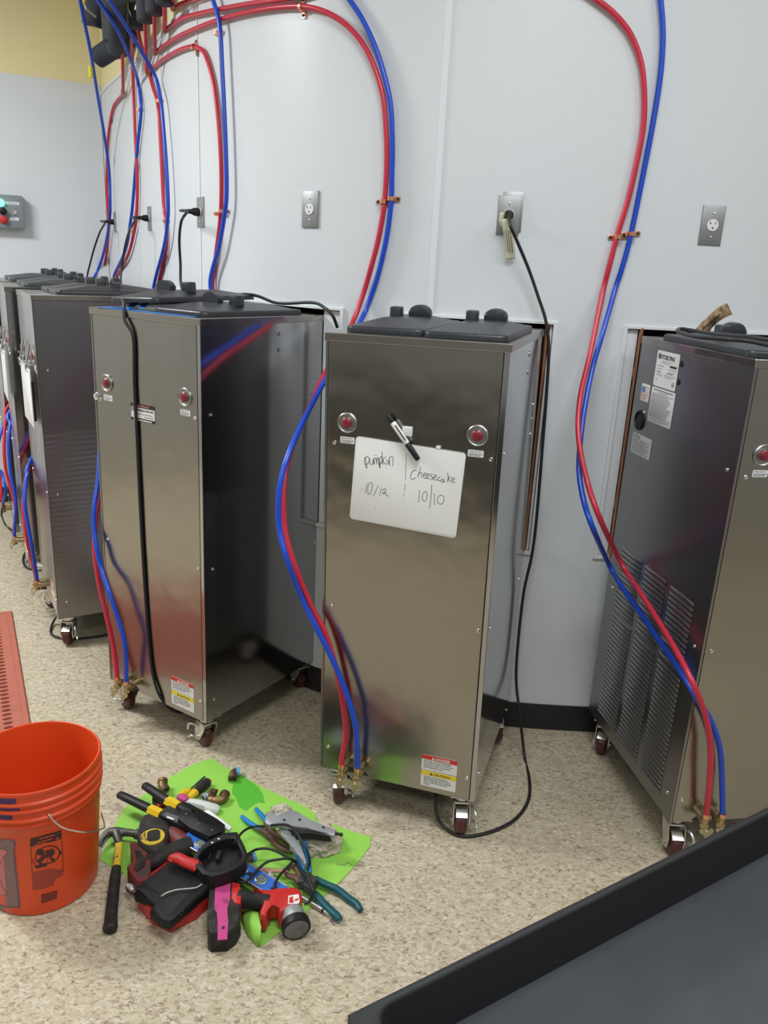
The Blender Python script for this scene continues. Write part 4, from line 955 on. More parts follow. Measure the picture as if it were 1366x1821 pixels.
bmesh.ops.recalc_face_normals(t, faces=t.faces); g._merge(t, 0, MMt)
g.box(.020, .020, TH, .024, W_-.02, TH+.0012, M=MMt); g.box(.02, .020, TH, L_-.02, .0225, TH+.0012, M=MMt)
tag(obj('floor_mat', g, M_MAT, ang=30), 'terracotta rubber mat with rows of oval holes at the left edge', 'mat')

# ------------------------------------------------------------------ orange bucket
BX, BY = -.855, 1.738
bk = thing('bucket', 'orange plastic bucket with wire handle standing left of the tools', 'bucket', (BX, BY, 0))
bk.rotation_euler = (0, 0, 0)
KR, KZ = 1.05, 1.035
def br_(z): return KR*(.128 + (.1475-.128)*min(1, z/.309))
g = G(); prof = [(.002, .002), (.122, .002), (.127, .004), (.128, .010)] + [(br_(z*KZ)/KR, z) for z in (.05, .12, .20, .266)] + \
    [(.1475, .270), (.1505, .273), (.1505, .277), (.1480, .280), (.1480, .2865), (.1535, .289), (.1535, .2935), (.1485, .2965), (.1485, .312), (.1545, .3145), (.1545, .319), (.1490, .322), (.1490, .331), (.1545, .3335), (.1545, .338), (.1500, .341), (.1505, .356), (.1530, .360), (.1530, .365), (.1505, .3675), (.1475, .3665), (.1455, .360), (.1430, .27), (.125, .012), (.002, .010)]
g.lathe([(r*KR, z*KZ) for r, z in prof], 72, caps=False); obj('body', g, M_ORANGE, bk, ang=50)
def patch(g, a0, a1, z0, z1, off=.0006, mi=0, n=10, lift=0.0):
    t = bmesh.new(); A = []
    for k in range(n+1):
        a = a0+(a1-a0)*k/n; A.append([t.verts.new(((br_(z)+off)*math.cos(a), (br_(z)+off)*math.sin(a), z)) for z in (z0, (z0+z1)/2, z1)])
    for p_, q in zip(A, A[1:]):
        for k in range(2): t.faces.new((p_[k], q[k], q[k+1], p_[k+1]))
    bmesh.ops.recalc_face_normals(t, faces=t.faces); g._merge(t, mi)
def sp_(a, z, off=.0008): r = br_(z)+off; return Vector((r*math.cos(a), r*math.sin(a), z))
def apatch(g, pts, off, mi):
    t = bmesh.new(); vs_ = [t.verts.new(sp_(a, z, off)) for a, z in pts]; t.faces.new(vs_)
    bmesh.ops.triangulate(t, faces=t.faces[:]); bmesh.ops.subdivide_edges(t, edges=t.edges[:], cuts=2)
    for v in t.verts:
        r = math.hypot(v.co.x, v.co.y); k = (br_(v.co.z)+off)/r; v.co.x *= k; v.co.y *= k
    g._merge(t, mi)
def bpix(px, py):
    """angle and height on the bucket wall seen at this pixel"""
    d = ray(px, py); z = .15
    for _ in range(8):
        R_ = br_(z); ox, oy = -BX, -BY; A = d.x**2+d.y**2; Bq = 2*(ox*d.x+oy*d.y); Cq = ox*ox+oy*oy-R_*R_; dis = max(0, Bq*Bq-4*A*Cq)
        s = (-Bq-math.sqrt(dis))/(2*A); z = EYE+d.z*s
    return math.atan2(oy+s*d.y, ox+s*d.x), z
def c5b(X, Y): return bpix(X*140/1275, 1440+Y*200/1821)
g = G()
apatch(g, [c5b(*q) for q in ((490,465),(740,400),(995,325),(1000,465),(745,540),(490,605))], .0006, 0)
for q in ([(640,470),(700,452)], [(710,450),(790,428)], [(800,425),(880,402)], [(600,530),(660,515)], [(680,508),(760,490)], [(770,485),(850,462)], [(560,575),(640,560)], [(660,550),(760,528)], [(900,470),(960,450)]):
    g.ribbon([sp_(*c5b(*p_), .0010) for p_ in q], .0030, sp_(*c5b(*q[0]), 0)-Vector((0, 0, c5b(*q[0])[1])), mi=1, th=.0002)
def ring_px(cx, cy, rx, ry, rot, n=18): return [(cx+rx*math.cos(a)*math.cos(rot)-ry*math.sin(a)*math.sin(rot), cy+rx*math.cos(a)*math.sin(rot)+ry*math.sin(a)*math.cos(rot)) for a in [2*PI*k/n for k in range(n+1)]]
nrm = sp_(*c5b(760, 740), 0); nrm.z = 0
g.ribbon([sp_(*c5b(*q), .0010) for q in ring_px(770, 728, 200, 135, -.35)], .0026, nrm, mi=0, th=.0002)
for pl in ([(580,680),(620,635),(690,635),(730,690),(700,740),(620,730)], [(735,660),(860,630),(895,680),(860,740),(760,760)], [(690,730),(760,745),(700,820),(650,850),(600,830)], [(800,740),(880,790),(885,850),(840,830)], [(940,650),(990,670),(1000,720),(960,720)], [(565,910),(690,860),(760,880),(765,905),(600,945)]):
    apatch(g, [c5b(*q) for q in pl], .0010, 0)
for q in ([(500,620),(520,960),(545,1300)], [(1000,480),(1015,750),(1020,1000)], [(765,760),(762,880)], [(560,830),(570,940)], [(530,790),(525,840),(565,860)], [(630,620),(850,830)]):
    g.ribbon([sp_(*c5b(*p_), .0010) for p_ in q], .0012, nrm, mi=0, th=.0002)
apatch(g, [c5b(*q) for q in ((540,1010),(790,950),(1020,975),(1010,1060),(900,1120),(870,1220),(720,1270),(560,1300))], .0005, 2)
apatch(g, [c5b(*q) for q in ((665,1370),(930,1300),(920,1430),(670,1510))], .0009, 3)
for k in range(9): g.ribbon([sp_(*c5b(675+k*29, 1375-k*7), .0012), sp_(*c5b(680+k*28, 1495-k*8), .0012)], .0012, nrm, mi=2, th=.0002)
obj('warning_print', g, [M_BDARK, M_ORANGE, M_BFADE, mat('bucket_code_print', (.16, .02, .02), .5)], bk, smooth=False)
g = G()
apatch(g, [c5b(*q) for q in ((-900,520),(-450,510),(0,470),(230,480),(245,760),(290,1100),(335,1570),(150,1590),(-450,1640),(-900,1600))], .0006, 0)
apatch(g, [c5b(*q) for q in ((-250,620),(0,620),(130,668),(60,760),(0,890),(0,1110),(50,1240),(110,1375),(0,1370),(-250,1370))], .0009, 1)
for q in ([(0,485),(230,505),(225,640)], [(230,660),(250,900),(285,1250),(320,1570)], [(0,1545),(160,1570),(320,1575)]): g.ribbon([sp_(*c5b(*p_), .0012) for p_ in q], .0022, nrm, mi=2, th=.0002)
for q in ([(0,622),(130,668),(60,760),(0,890)], [(0,1110),(50,1240),(110,1375),(0,1370)]): g.ribbon([sp_(*c5b(*p_), .0014) for p_ in q], .0009, nrm, mi=3, th=.0002)
obj('shop_logo_print', g, [M_BGREY, M_BPINK, mat('bucket_purple_line', (.10, .05, .10), .5), M_BDARK], bk, smooth=False)
g = G()
for a0, a1, z0, z1, rr in ((-2.3, -1.42, .3545, .3685, .1590), (-2.3, -1.50, .3084, .322, .1566), (-2.3, -1.38, .3338, .342, .1572)):
    t = bmesh.new(); A = [[t.verts.new((rr*math.cos(a0+(a1-a0)*k/12), rr*math.sin(a0+(a1-a0)*k/12), z)) for z in (z0, z1)] for k in range(13)]
    for p_, q in zip(A, A[1:]): t.faces.new((p_[0], q[0], q[1], p_[1]))
    g._merge(t, 0)
apatch(g, [c5b(*q) for q in ((125,80),(205,75),(195,140),(160,175),(140,140))], .0008, 0)
obj('purple_stain', g, M_PURP, bk, smooth=False)
g = G(); ea, ez = bpix(86, 1446); e0 = sp_(ea, ez, 0)
o3 = Vector((BX, BY, 0)); hp = [e0*.97+Vector((0, 0, ez*.03)), e0*1.04-Vector((0, 0, ez*.04))] + [P(x, y, Y=d)-o3 for x, y, d in ((98,1462,1.600),(112,1472,1.598),(130,1477,1.598),(150,1480,1.605),(170,1478,1.640),(181,1474,1.672),(186,1471,1.695),(184,1458,1.72),(180,1446,1.75))]
g.tube(hp, .0018, 8, smooth=4); obj('wire_handle', g, M_CHROME, bk)

# ------------------------------------------------------------------ green card and the pile of tools
def Fz(px, py, z=0.0): return at_z(px, py, z)
def crp1(X, Y): return (160+X/5.058, 1340+Y/5.058)
def crp2(X, Y): return (400+X/5.059, 1340+Y/5.058)
def poly(pts, z, cf=None): return [tuple(Fz(*(cf(*p) if cf else p), z))[:2] for p in pts]
CARD = [(368,1350),(380,1351),(404,1367),(440,1386),(470,1402),(510,1420),(540,1433),(561,1447),(562,1460),(575,1462),(590,1465),(618,1476),(660,1489),(658,1505),(640,1530),(610,1563),(575,1595),(545,1622),(505,1652),(462,1685),(450,1672),(430,1648),(428,1622),(400,1625),(330,1605),(280,1580),(234,1562),(205,1545),(177,1529),(190,1500),(206,1465),(222,1436),(262,1410),(300,1384),(340,1362)]
gc = thing('green_card', 'bright lime green sheet lying on the floor under the tools', 'sheet', loc=tuple(Fz(420, 1500, 0)))
def gp(o, par):
    o.parent = par; o.matrix_parent_inverse = Matrix.Translation(par.location).inverted(); return o
g = G(); g.prism(poly(CARD, .001), .0006, .0022); gp(obj('sheet', g, M_GREEN, smooth=False), gc)
g = G(); g.prism(poly([(50,215),(150,190),(215,235),(300,300),(345,370),(360,450),(300,440),(250,470),(190,520),(130,480),(100,400),(60,350),(75,280),(20,262)], .0024, crp2), .0022, .0024); gp(obj('damp_patch', g, mat('damp_green', (.10, .44, .04), .4), smooth=False), gc)
g = G(); q = [Fz(*p, .0028) for p in (crp2(1005,990), crp2(1025,1000), crp2(1050,998), crp2(1075,1008), crp2(1095,980), crp2(1115,985), crp2(1135,1000), crp2(1155,1008))]; g.ribbon(q, .0014, (0, 0, 1)); gp(obj('pencil_squiggle', g, M_GINK), gc)
# curled corner
g = G(); t = bmesh.new(); ca, cb = Fz(*crp2(320, 1720), .003), Fz(*crp2(330, 1560), .006); n = 8; A = []
base = [Fz(*crp2(*p), .0026) for p in ((290,1740), (200,1640), (150,1520), (145,1430))]
tip = [Fz(*crp2(*p), z) for p, z in (((320,1735), .006), ((318,1640), .035), ((325,1560), .045), ((300,1430), .035))]
midp = [(b+c)*.5+Vector((0, 0, .012)) for b, c in zip(base, tip)]
for b, m_, c in zip(base, midp, tip): A.append([t.verts.new(b+(m_-b)*2*u*(1-u)*1.0+(c-b)*u*u if False else b*(1-u)**2+m_*2*u*(1-u)+c*u*u) for u in [k/6 for k in range(7)]])
for p_, q in zip(A, A[1:]):
    for k in range(6): t.faces.new((p_[k], p_[k+1], q[k+1], q[k]))
g._merge(t, 0); o = gp(obj('curled_corner', g, M_GREEN), gc); sm = o.modifiers.new('thick', 'SOLIDIFY'); sm.thickness = .0014

def tool(name, label, cat, px, py, z=.0, group=None):
    return thing(name, label, cat, loc=tuple(Fz(px, py, z)), group=group)
def tp_(par, name, g, m, **k): return gp(obj(name, g, m, **k), par)
def T3(lst, cf=None): return [Fz(*(cf(p[0], p[1]) if cf else (p[0], p[1])), p[2]) for p in lst]

# hammer
h = tool('claw_hammer', 'claw hammer with yellow shaft and black grip beside the bucket', 'hammer', 205, 1560)
g = G(); g.tube(T3([(178,1505,.022),(182,1490,.030),(192,1480,.034),(206,1479,.034),(222,1481,.034)]), [.003, .007, .011, .014, .013], 12, smooth=4, flat=.75)
g.tube(T3([(180,1508,.010),(186,1494,.020),(196,1484,.028),(206,1480,.032)]), [.003, .006, .009, .012], 10, smooth=4, flat=.6)
g.tube(T3([(218,1480,.034),(232,1481,.034),(240,1483,.034)]), [.011, .0105, .0105], 14); g.tube(T3([(240,1483,.034),(242,1483,.034),(256,1486,.034),(258,1486,.034)]), [.011, .0145, .0145, .012], 18)
g.tube(T3([(207,1482,.034),(211,1496,.030),(213,1500,.028)]), [.014, .011, .010], 12); tp_(h, 'hammer_head', g, M_IRON)
g = G(); g.tube(T3([(212,1497,.028),(210,1520,.022),(207,1546,.018)]), [.0105, .0115, .0105], 14, flat=.8); tp_(h, 'shaft', g, M_TOOLYD)
g = G(); g.tube(T3([(207,1543,.018),(205,1560,.017),(201,1595,.017),(198,1625,.018),(197,1640,.019),(196,1650,.019),(196,1655,.018)]), [.012, .0145, .0150, .0155, .0165, .0185, .0150], 16, smooth=4, flat=.9); tp_(h, 'grip', g, M_BLKD)

# crimping tool
h = tool('crimping_tool', 'large black crimping tool with two black and yellow handles', 'crimping tool', 330, 1450)
for nm, a, b, c, d_, z in (('a', (211,1412), (267,1439), (287,1448), (310,1460), .062), ('b', (256,1396), (298,1424), (318,1434), (340,1446), .070)):
    g = G(); pa, pb, pc_, pd_ = Fz(*a, z), Fz(*b, z), Fz(*c, z), Fz(*d_, z)
    g.tube([pa, pa.lerp(pb, .04), pa.lerp(pb, .3), pb], [.009, .0130, .0140, .0150], 14, flat=.8); hd = tp_(h, 'handle_grip', g, M_BLK)
    g = G(); g.tube([pb.lerp(pa, .02), pb, pc_], [.0145, .0165, .0160], 6, flat=.85); tp_(h, 'yellow_collar', g, M_TOOLY)
    g = G(); g.tube([pc_, pd_], [.012, .014], 8, flat=.7); tp_(h, 'arm', g, M_BLK)
g = G(); g.prism(poly([(640,520),(720,500),(800,440),(900,470),(1050,560),(1140,610),(1215,660),(1215,700),(1190,730),(1060,775),(960,740),(860,690),(740,640),(640,585)], .062, crp1), .040, .072, bev=.004)
g.prism(poly([(830,520),(930,540),(980,640),(1200,700),(1190,725),(1070,770),(900,690),(790,610)], .075, crp1), .070, .084, bev=.003)
tp_(h, 'tool_head', g, M_BLK)
for X, Y in ((980, 636), (870, 548), (1100, 690)):
    g = G(); c = Fz(*crp1(X, Y), .084); g.lathe([(.0050, 0), (.0045, .002), (.002, .003)], 14, M=Matrix.Translation(c)); tp_(h, 'pivot_bolt', g, M_IRON)
g = G(); g.prism(poly([(690,528),(828,575),(785,618),(655,553)], .0745, crp1), .072, .0745); pl = poly([(700,545),(800,585)], .075, crp1); tp_(h, 'name_plate', g, M_GINK, smooth=False)
g = G(); g.box(0, 0, 0, .024, .0065, .0005, M=Matrix.Translation(Fz(*crp1(685, 575), .0748)) @ Matrix.Rotation(-.42, 4, 'Z')); tp_(h, 'plate_print', g, M_PAPER, smooth=False)

# tape measure
h = tool('tape_measure', 'yellow and black tape measure behind the hammer head', 'tape measure', 273, 1490)
g = G(); g.prism(poly([(425,720),(450,620),(480,570),(560,550),(660,590),(720,640),(715,760),(680,860),(600,900),(500,900),(430,840)], .052, crp1), .004, .062, bev=.010, seg=3); tp_(h, 'case', g, M_BLKD)
c = Fz(*crp1(565, 755), .0615); g = G(); g.lathe([(.0325, 0), (.0325, .0035), (.030, .0050), (.0005, .0050)], 32, M=Matrix.Translation(c)); ye = tp_(h, 'yellow_face', g, M_TOOLYD)
g = G(); q = Matrix.Translation(c+Vector((0, 0, .0052))) @ Matrix.Rotation(.3, 4, 'Z'); g.prism(rrect(-.015, -.022, .020, .023, .012), 0, .0018, M=q); tp_(h, 'worn_centre', g, M_BLKD)
g = G()
for pl in ([(-.026,.006),(-.020,.012),(-.022,.002),(-.018,-.004)], [(-.021,-.008),(-.016,-.012),(-.020,-.016)], [(-.024,.014),(-.018,.019)]): g.ribbon([q @ Vector((a, b, .0006)) for a, b in pl], .0022, (0, 0, 1))
tp_(h, 'worn_lettering', g, M_INK, smooth=False)

# worn red drill without battery
h = tool('cordless_drill', 'dirty red cordless tool lying under the tape measure', 'drill', 285, 1540)
g = G(); g.prism(poly([(360,830),(400,812),(450,850),(510,930),(555,965),(545,1060),(530,1170),(430,1175),(385,1130),(335,1040),(375,1005),(410,1000),(370,900)], .05, crp1), .002, .060, bev=.004); tp_(h, 'battery_foot', g, M_TOOLRD)
g = G(); g.prism(poly([(405,870),(450,880),(500,950),(495,1010),(430,1060),(395,1040),(425,980)], .061, crp1), .058, .063, bev=.001); tp_(h, 'foot_recess', g, M_BLKD)
g = G(); g.tube(T3([(530,985,.040),(600,960,.046),(700,900,.050),(800,860,.050),(900,830,.046)], crp1), [.024, .022, .023, .025, .026], 16, smooth=3); tp_(h, 'grip', g, M_BLKD)
g = G(); g.tube(T3([(690,690,.034),(740,730,.036),(800,780,.038),(860,830,.038),(930,880,.035)], crp1), [.016, .024, .026, .026, .018], 16, smooth=3); tp_(h, 'motor_housing', g, M_TOOLRD)

# torpedo level
h = tool('spirit_level', 'blue torpedo level with silver edges under the black cradle', 'level', 415, 1535)
pA, pB = Fz(328, 1488, .056), Fz(500, 1590, .030); d = (pB-pA); L = d.length; dx = d.normalized(); dy = Vector((-dx.y, dx.x, 0)).normalized(); dz = dx.cross(dy)
LM = Matrix((dx, dy, dz)).transposed().to_4x4(); LM.translation = pA
g = G(); g.M = LM; g.box(0, -.026, -.012, L, .026, .006, bev=.001); lv = tp_(h, 'level_body', g, M_LEVB)
g = G(); g.M = LM; g.box(-.001, .023, -.0125, L+.001, .0275, .0085, bev=.001); g.box(-.001, -.0275, -.0125, L+.001, -.023, .0085, bev=.001)
tp_(h, 'metal_edge', g, M_ALU)
for x, r in ((L*.17, .013), (L*.61, .016), (L*.80, .014)):
    g = G(); g.M = LM; g.lathe([(r*1.15, .006), (r*1.15, .008), (r, .0085), (r*.9, .0065)], 24, M=Matrix.Translation((x, 0, 0)), caps=False); rg = tp_(h, 'vial_ring', g, M_ALU)
    g = G(); g.M = LM; g.lathe([(r*.95, .0062), (r*.5, .0078), (.0005, .0082)], 20, M=Matrix.Translation((x, 0, 0)), caps=False); g.tube([(x-r*.7, 0, .0075), (x+r*.7, 0, .0075)], .0035, 10); tp_(h, 'vial', g, M_VIAL)
g = G(); g.M = LM; g.box(.015, -.004, .0058, .023, .004, .0064); g.prism([(L*.90, -.008), (L*.94, .009), (L*.96, -.006)], .006, .0066); g.prism([(L*.66, -.008), (L*.69, .009), (L*.72, -.006)], .006, .0066); tp_(h, 'printed_mark', g, M_INK, smooth=False)

# battery charger with a red base
h = tool('battery_charger', 'black battery charger with red base lying in front of the pile', 'charger', 310, 1610)
g = G(); g.prism(poly([(425,1330),(470,1250),(760,1040),(1060,1230),(1066,1385),(950,1490),(725,1605),(560,1530),(520,1480),(430,1385)], .004, crp1), .002, .046, bev=.004, taper=1.02); tp_(h, 'red_base', g, M_TOOLR)
g = G(); g.prism(poly([(445,1190),(700,990),(790,970),(960,1015),(1085,1095),(1075,1215),(760,1495),(715,1530),(650,1515),(540,1430),(560,1380),(620,1350),(400,1260)], .064, crp1), .044, .072, bev=.009, seg=3); cs = tp_(h, 'black_case', g, M_BLK, ang=50)
g = G()
for k in range(11):
    a, b = crp1(455+k*14, 1198+k*5), crp1(500+k*11, 1165+k*8); pa_, pb_ = Fz(*a, .0725), Fz(*b, .0725); g.tube([pa_, pb_], .0012, 5)
for k in range(12):
    a, b = crp1(790+k*22, 1430-k*22), crp1(825+k*22, 1450-k*23); g.tube([Fz(*a, .0715), Fz(*b, .0680)], .0015, 5)
tp_(h, 'cooling_rib', g, M_BLKD)['kind'] = 'stuff'
g = G(); g.prism(poly([(410,1205),(440,1190),(640,1290),(620,1350),(590,1355),(405,1270)], .060, crp1), .040, .064, bev=.004); tp_(h, 'battery_slot', g, M_BLK)
g = G(); g.tube(T3([(640,1285,.076),(700,1250,.078),(790,1225,.078),(900,1215,.078),(960,1205,.080),(1010,1175,.086)], crp1), .0016, 6, smooth=4)
tag(obj('grey_wire', g, M_CHROME), 'thin pale wire lying across the black charger', 'wire')
h = tool('metal_clip', 'small chrome clip at the left end of the charger', 'clip', 235, 1582)
g = G(); g.prism(poly([(318,1180),(345,1170),(435,1190),(425,1235),(385,1225),(370,1260),(325,1215)], .034, crp1), .026, .038, bev=.002); g.lathe([(.0045, 0), (.0045, .002), (.003, .002)], 14, M=Matrix.Translation(Fz(*crp1(378, 1188), .038)), caps=False); tp_(h, 'plate', g, M_ALU)
h = tool('red_grip', 'bright red plastic grip between the charger and the black cradle', 'grip', 328, 1532)
g = G(); g.tube(T3([(718,975,.088),(740,945,.092),(790,940,.094),(860,975,.094),(950,1010,.092),(975,1040,.088)], crp1), [.008, .013, .015, .015, .016, .014], 14, smooth=4, flat=.7); tp_(h, 'grip_body', g, M_TOOLR)
# black cradle
h = tool('charging_cradle', 'glossy black open cradle with a cord, upended in the middle of the pile', 'cradle', 395, 1520)
out = [(343,1527),(352,1512),(366,1500),(385,1489),(404,1482),(422,1481),(428,1492),(436,1508),(441,1522),(436,1536),(420,1546),(400,1554),(378,1560),(360,1556),(348,1542)]
cx_, cy_ = 394, 1522
ins = [(cx_+(x-cx_)*.80, cy_+(y-cy_)*.72) for x, y in out]
g = G(); loop_ring(g, poly(out, .098), poly(ins, .098), .064, .102, bev=.003); g.prism(poly([(cx_+(x-cx_)*.95, cy_+(y-cy_)*.95) for x, y in out], .07), .060, .070); tp_(h, 'cradle_shell', g, M_BLK, ang=50)
g = G()
for X, Y in ((1100, 802), (1158, 768)):
    c = Fz(*crp1(X, Y), .103); g.box(c.x-.003, c.y-.002, c.z-.001, c.x+.003, c.y+.002, c.z+.001)
tp_(h, 'white_contact', g, M_PAPER, smooth=False)
g = G(); c = Fz(*crp1(1170, 960), .062); g.box(c.x-.008, c.y-.02, .068, c.x+.002, c.y+.012, .085, bev=.002); g.box(c.x-.03, c.y-.015, .058, c.x-.024, c.y+.01, .080, bev=.002); tp_(h, 'battery_rail', g, M_BLKD)
def thin(lst, label, r=.0036):
    g = G(); g.tube(T3(lst), r, 8, smooth=6); tag(obj('thin_cord', g, M_CORD, ang=60), label, 'cord')
thin([(416,1500,.105),(424,1488,.095),(436,1476,.070),(452,1470,.055),(472,1469,.075),(495,1466,.098),(510,1467,.102),(522,1474,.098),(532,1488,.090),(542,1505,.080),(549,1522,.060),(551,1537,.040),(545,1546,.030)], 'upper black cord arching over to the grey cutter')
thin([(440,1520,.075),(455,1511,.060),(474,1509,.055),(492,1514,.050),(508,1523,.045),(526,1534,.040),(537,1550,.045),(550,1566,.050),(556,1585,.040),(552,1600,.020),(541,1608,.012)], 'middle black cord running on to the teal pliers')
thin([(405,1560,.045),(422,1568,.055),(440,1566,.060),(456,1549,.060),(475,1533,.060),(498,1528,.060),(515,1527,.055),(528,1532,.045)], 'lower black cord looping over the spirit level')
thin([(496,1594,.050),(491,1583,.050),(489,1572,.045),(495,1560,.045),(508,1545,.040),(522,1531,.045)], 'short black cord crossing the end of the spirit level')

# flashlight
h = tool('work_light', 'red and black cordless work light with pink-taped battery', 'flashlight', 455, 1625)
g = G(); g.prism(poly([(372,1578),(378,1572),(411,1569),(416,1580),(420,1600),(428,1612),(428,1645),(420,1660),(405,1672),(375,1674),(369,1668),(369,1640),(372,1610)], .035), .002, .060, bev=.006, seg=3); tp_(h, 'battery', g, M_BLKD)
g = G(); g.prism(poly([(383,1574),(410,1570),(409,1600),(404,1618),(406,1640),(404,1671),(387,1672),(387,1640),(386,1625),(381,1615)], .0595), .0590, .0612); tp_(h, 'pink_tape', g, M_PINK, smooth=False)
g = G(); g.box(0, 0, 0, .007, .008, .001, M=Matrix.Translation(Fz(394, 1652, .0612))); tp_(h, 'tape_hole', g, M_INK, smooth=False)
g = G(); g.prism(poly([(412,1572),(426,1574),(431,1590),(428,1612),(417,1609),(411,1600)], .056), .008, .064, bev=.005); tp_(h, 'red_collar', g, M_TOOLR)
g = G(); g.tube(T3([(424,1598,.045),(440,1600,.045),(458,1603,.045),(478,1607,.043)]), [.022, .0205, .0195, .022], 18, smooth=3)
for k in range(9): 
    c = Fz(432+k*4.2, 1600+k*.6, .045); g.lathe([(.0205, -.0012), (.0217, 0), (.0205, .0012)], 18, M=Matrix.Translation(c) @ Matrix.Rotation(PI/2, 4, 'Y'), caps=False)
tp_(h, 'rubber_grip', g, M_BLKD)
g = G(); g.prism(poly([(450,1588),(480,1592),(498,1592),(506,1587),(525,1586),(535,1592),(538,1606),(534,1618),(508,1624),(502,1632),(495,1628),(492,1616),(481,1616),(476,1628),(474,1636),(465,1636),(462,1628),(470,1612),(474,1600)], .045), .014, .062, bev=.006, seg=3); tp_(h, 'red_head', g, M_TOOLR, ang=50)
g = G(); g.prism(poly([(513,1593),(531,1590),(533,1603),(531,1607),(512,1608)], .062), .0616, .0624); tp_(h, 'info_label', g, M_PAPER, smooth=False)
g = G(); g.prism(poly([(515,1596),(521,1594),(522,1606),(514,1606)], .062), .0624, .0629); g.prism(poly([(524,1600),(531,1597),(531,1601),(524,1603)], .062), .0624, .0629); tp_(h, 'label_print', g, M_LRED, smooth=False)
a_, b_ = Fz(520, 1620, .046), Fz(527, 1650, .040); dn = (b_-a_).normalized()
g = G(); g.tube([a_, a_+dn*.004, b_-dn*.018], [.024, .0270, .0290], 28); tp_(h, 'lamp_neck', g, M_GREY)
g = G(); g.tube([b_-dn*.020, b_-dn*.017, b_-dn*.004, b_+dn*.004, b_+dn*.005], [.029, .0345, .0365, .0360, .0300], 32); lr = tp_(h, 'lamp_bezel', g, M_BLK)
q = dn.to_track_quat('Z', 'Y').to_matrix().to_4x4(); q.translation = b_+dn*.005
g = G(); g.lathe([(.0300, .0002), (.0290, .0012), (.0005, .0018)], 28, M=q, caps=False); tp_(h, 'lens', g, M_GLASS)

# teal pliers
h = tool('groove_pliers', 'slip joint pliers with dark teal handles at the right of the pile', 'pliers', 560, 1580)
g = G(); g.tube(T3([(560,1563,.024),(578,1572,.022),(600,1582,.016),(620,1598,.012),(634,1608,.011),(641,1619,.011)]), [.009, .0095, .0100, .0105, .0105, .008], 12, smooth=4); tp_(h, 'handle', g, M_TEAL)
g = G(); g.tube(T3([(552,1583,.024),(562,1592,.022),(574,1606,.016),(588,1620,.012),(597,1628,.011),(605,1636,.010)]), [.009, .010, .0110, .0115, .0115, .009], 12, smooth=4); tp_(h, 'handle', g, M_TEAL)
g = G(); g.prism(poly([(530,1562),(540,1552),(552,1556),(566,1566),(560,1572),(556,1572),(562,1590),(552,1588),(540,1576),(530,1574)], .03), .016, .038, bev=.003); tp_(h, 'joint', g, M_IRON)
g = G(); g.tube(T3([(536,1564,.028),(530,1548,.030),(522,1541,.030),(515,1542,.030),(513,1547,.030)]), [.012, .010, .0075, .006, .004], 10, smooth=3, flat=.8); g.tube(T3([(534,1568,.026),(524,1560,.028),(514,1558,.028),(507,1552,.028)]), [.012, .009, .008, .005], 10, smooth=3, flat=.8); tp_(h, 'jaw', g, M_RUST)
g = G(); g.lathe([(.0065, 0), (.006, .003), (.002, .004)], 14, M=Matrix.Translation(Fz(537, 1567, .038))); tp_(h, 'pivot_bolt', g, M_IRON)
# chrome pipe tool with ring
h = tool('metal_rod', 'straight silver rod with a ring at its end, below the teal pliers', 'rod', 535, 1595)
g = G(); g.tube(T3([(492,1568,.018),(530,1591,.012),(574,1618,.010)]), [.0065, .0065, .0060], 12); tp_(h, 'rod', g, M_ALU)
g = G(); g.tube(T3([(574,1618,.010),(577,1620,.010)]), [.0072, .0072], 12); tp_(h, 'black_band', g, M_BLK)
g = G(); g.tube(T3([(577,1620,.010),(592,1631,.008)]), [.006, .0045], 12); c = Fz(596, 1634, .008); g.tube([c+Vector((.013*math.cos(2*PI*k/14), .013*math.sin(2*PI*k/14), 0)) for k in range(15)], .002, 6); tp_(h, 'end_ring', g, M_CHR2)

# blue-handled pliers pair
def pliers(label, h1, h2, jaw, px, py):
    h = tool('blue_pliers', label, 'pliers', px, py)
    for q in (h1, h2): g = G(); g.tube(T3(q), [.0055] + [.0072]*(len(q)-2) + [.0065], 10, smooth=4); tp_(h, 'handle', g, M_BLUEH)
    g = G()
    for q in jaw: g.tube(T3([p[:3] for p in q]), [p[3] for p in q], 10, smooth=4, flat=.8)
    c = T3([jaw[0][1][:3]])[0]; g.lathe([(.009, -.002), (.009, .008), (.006, .010)], 16, M=Matrix.Translation(c)); tp_(h, 'jaw', g, M_RUST)
pliers('pliers whose two bright blue handles point up left', [(430,1452,.012),(438,1459,.014),(448,1466,.018),(462,1474,.024)], [(455,1438,.014),(462,1446,.018),(468,1453,.026),(474,1462,.034)],
       [[(462,1474,.024,.008),(478,1484,.024,.012),(490,1500,.020,.009),(505,1510,.018,.009),(520,1514,.018,.007)], [(472,1462,.034,.007),(484,1478,.030,.011),(500,1490,.026,.008),(515,1505,.022,.005)]], 475, 1480)
pliers('pliers whose bright blue handles hang down from the grey cutter', [(552,1552,.012),(549,1536,.024),(545,1515,.040),(538,1495,.052),(533,1487,.058)], [(541,1548,.016),(535,1535,.026),(528,1520,.040),(524,1502,.050)],
       [[(533,1487,.058,.007),(528,1478,.060,.011),(518,1470,.060,.006)], [(524,1502,.050,.007),(520,1486,.055,.009),(512,1476,.055,.005)]], 540, 1520)
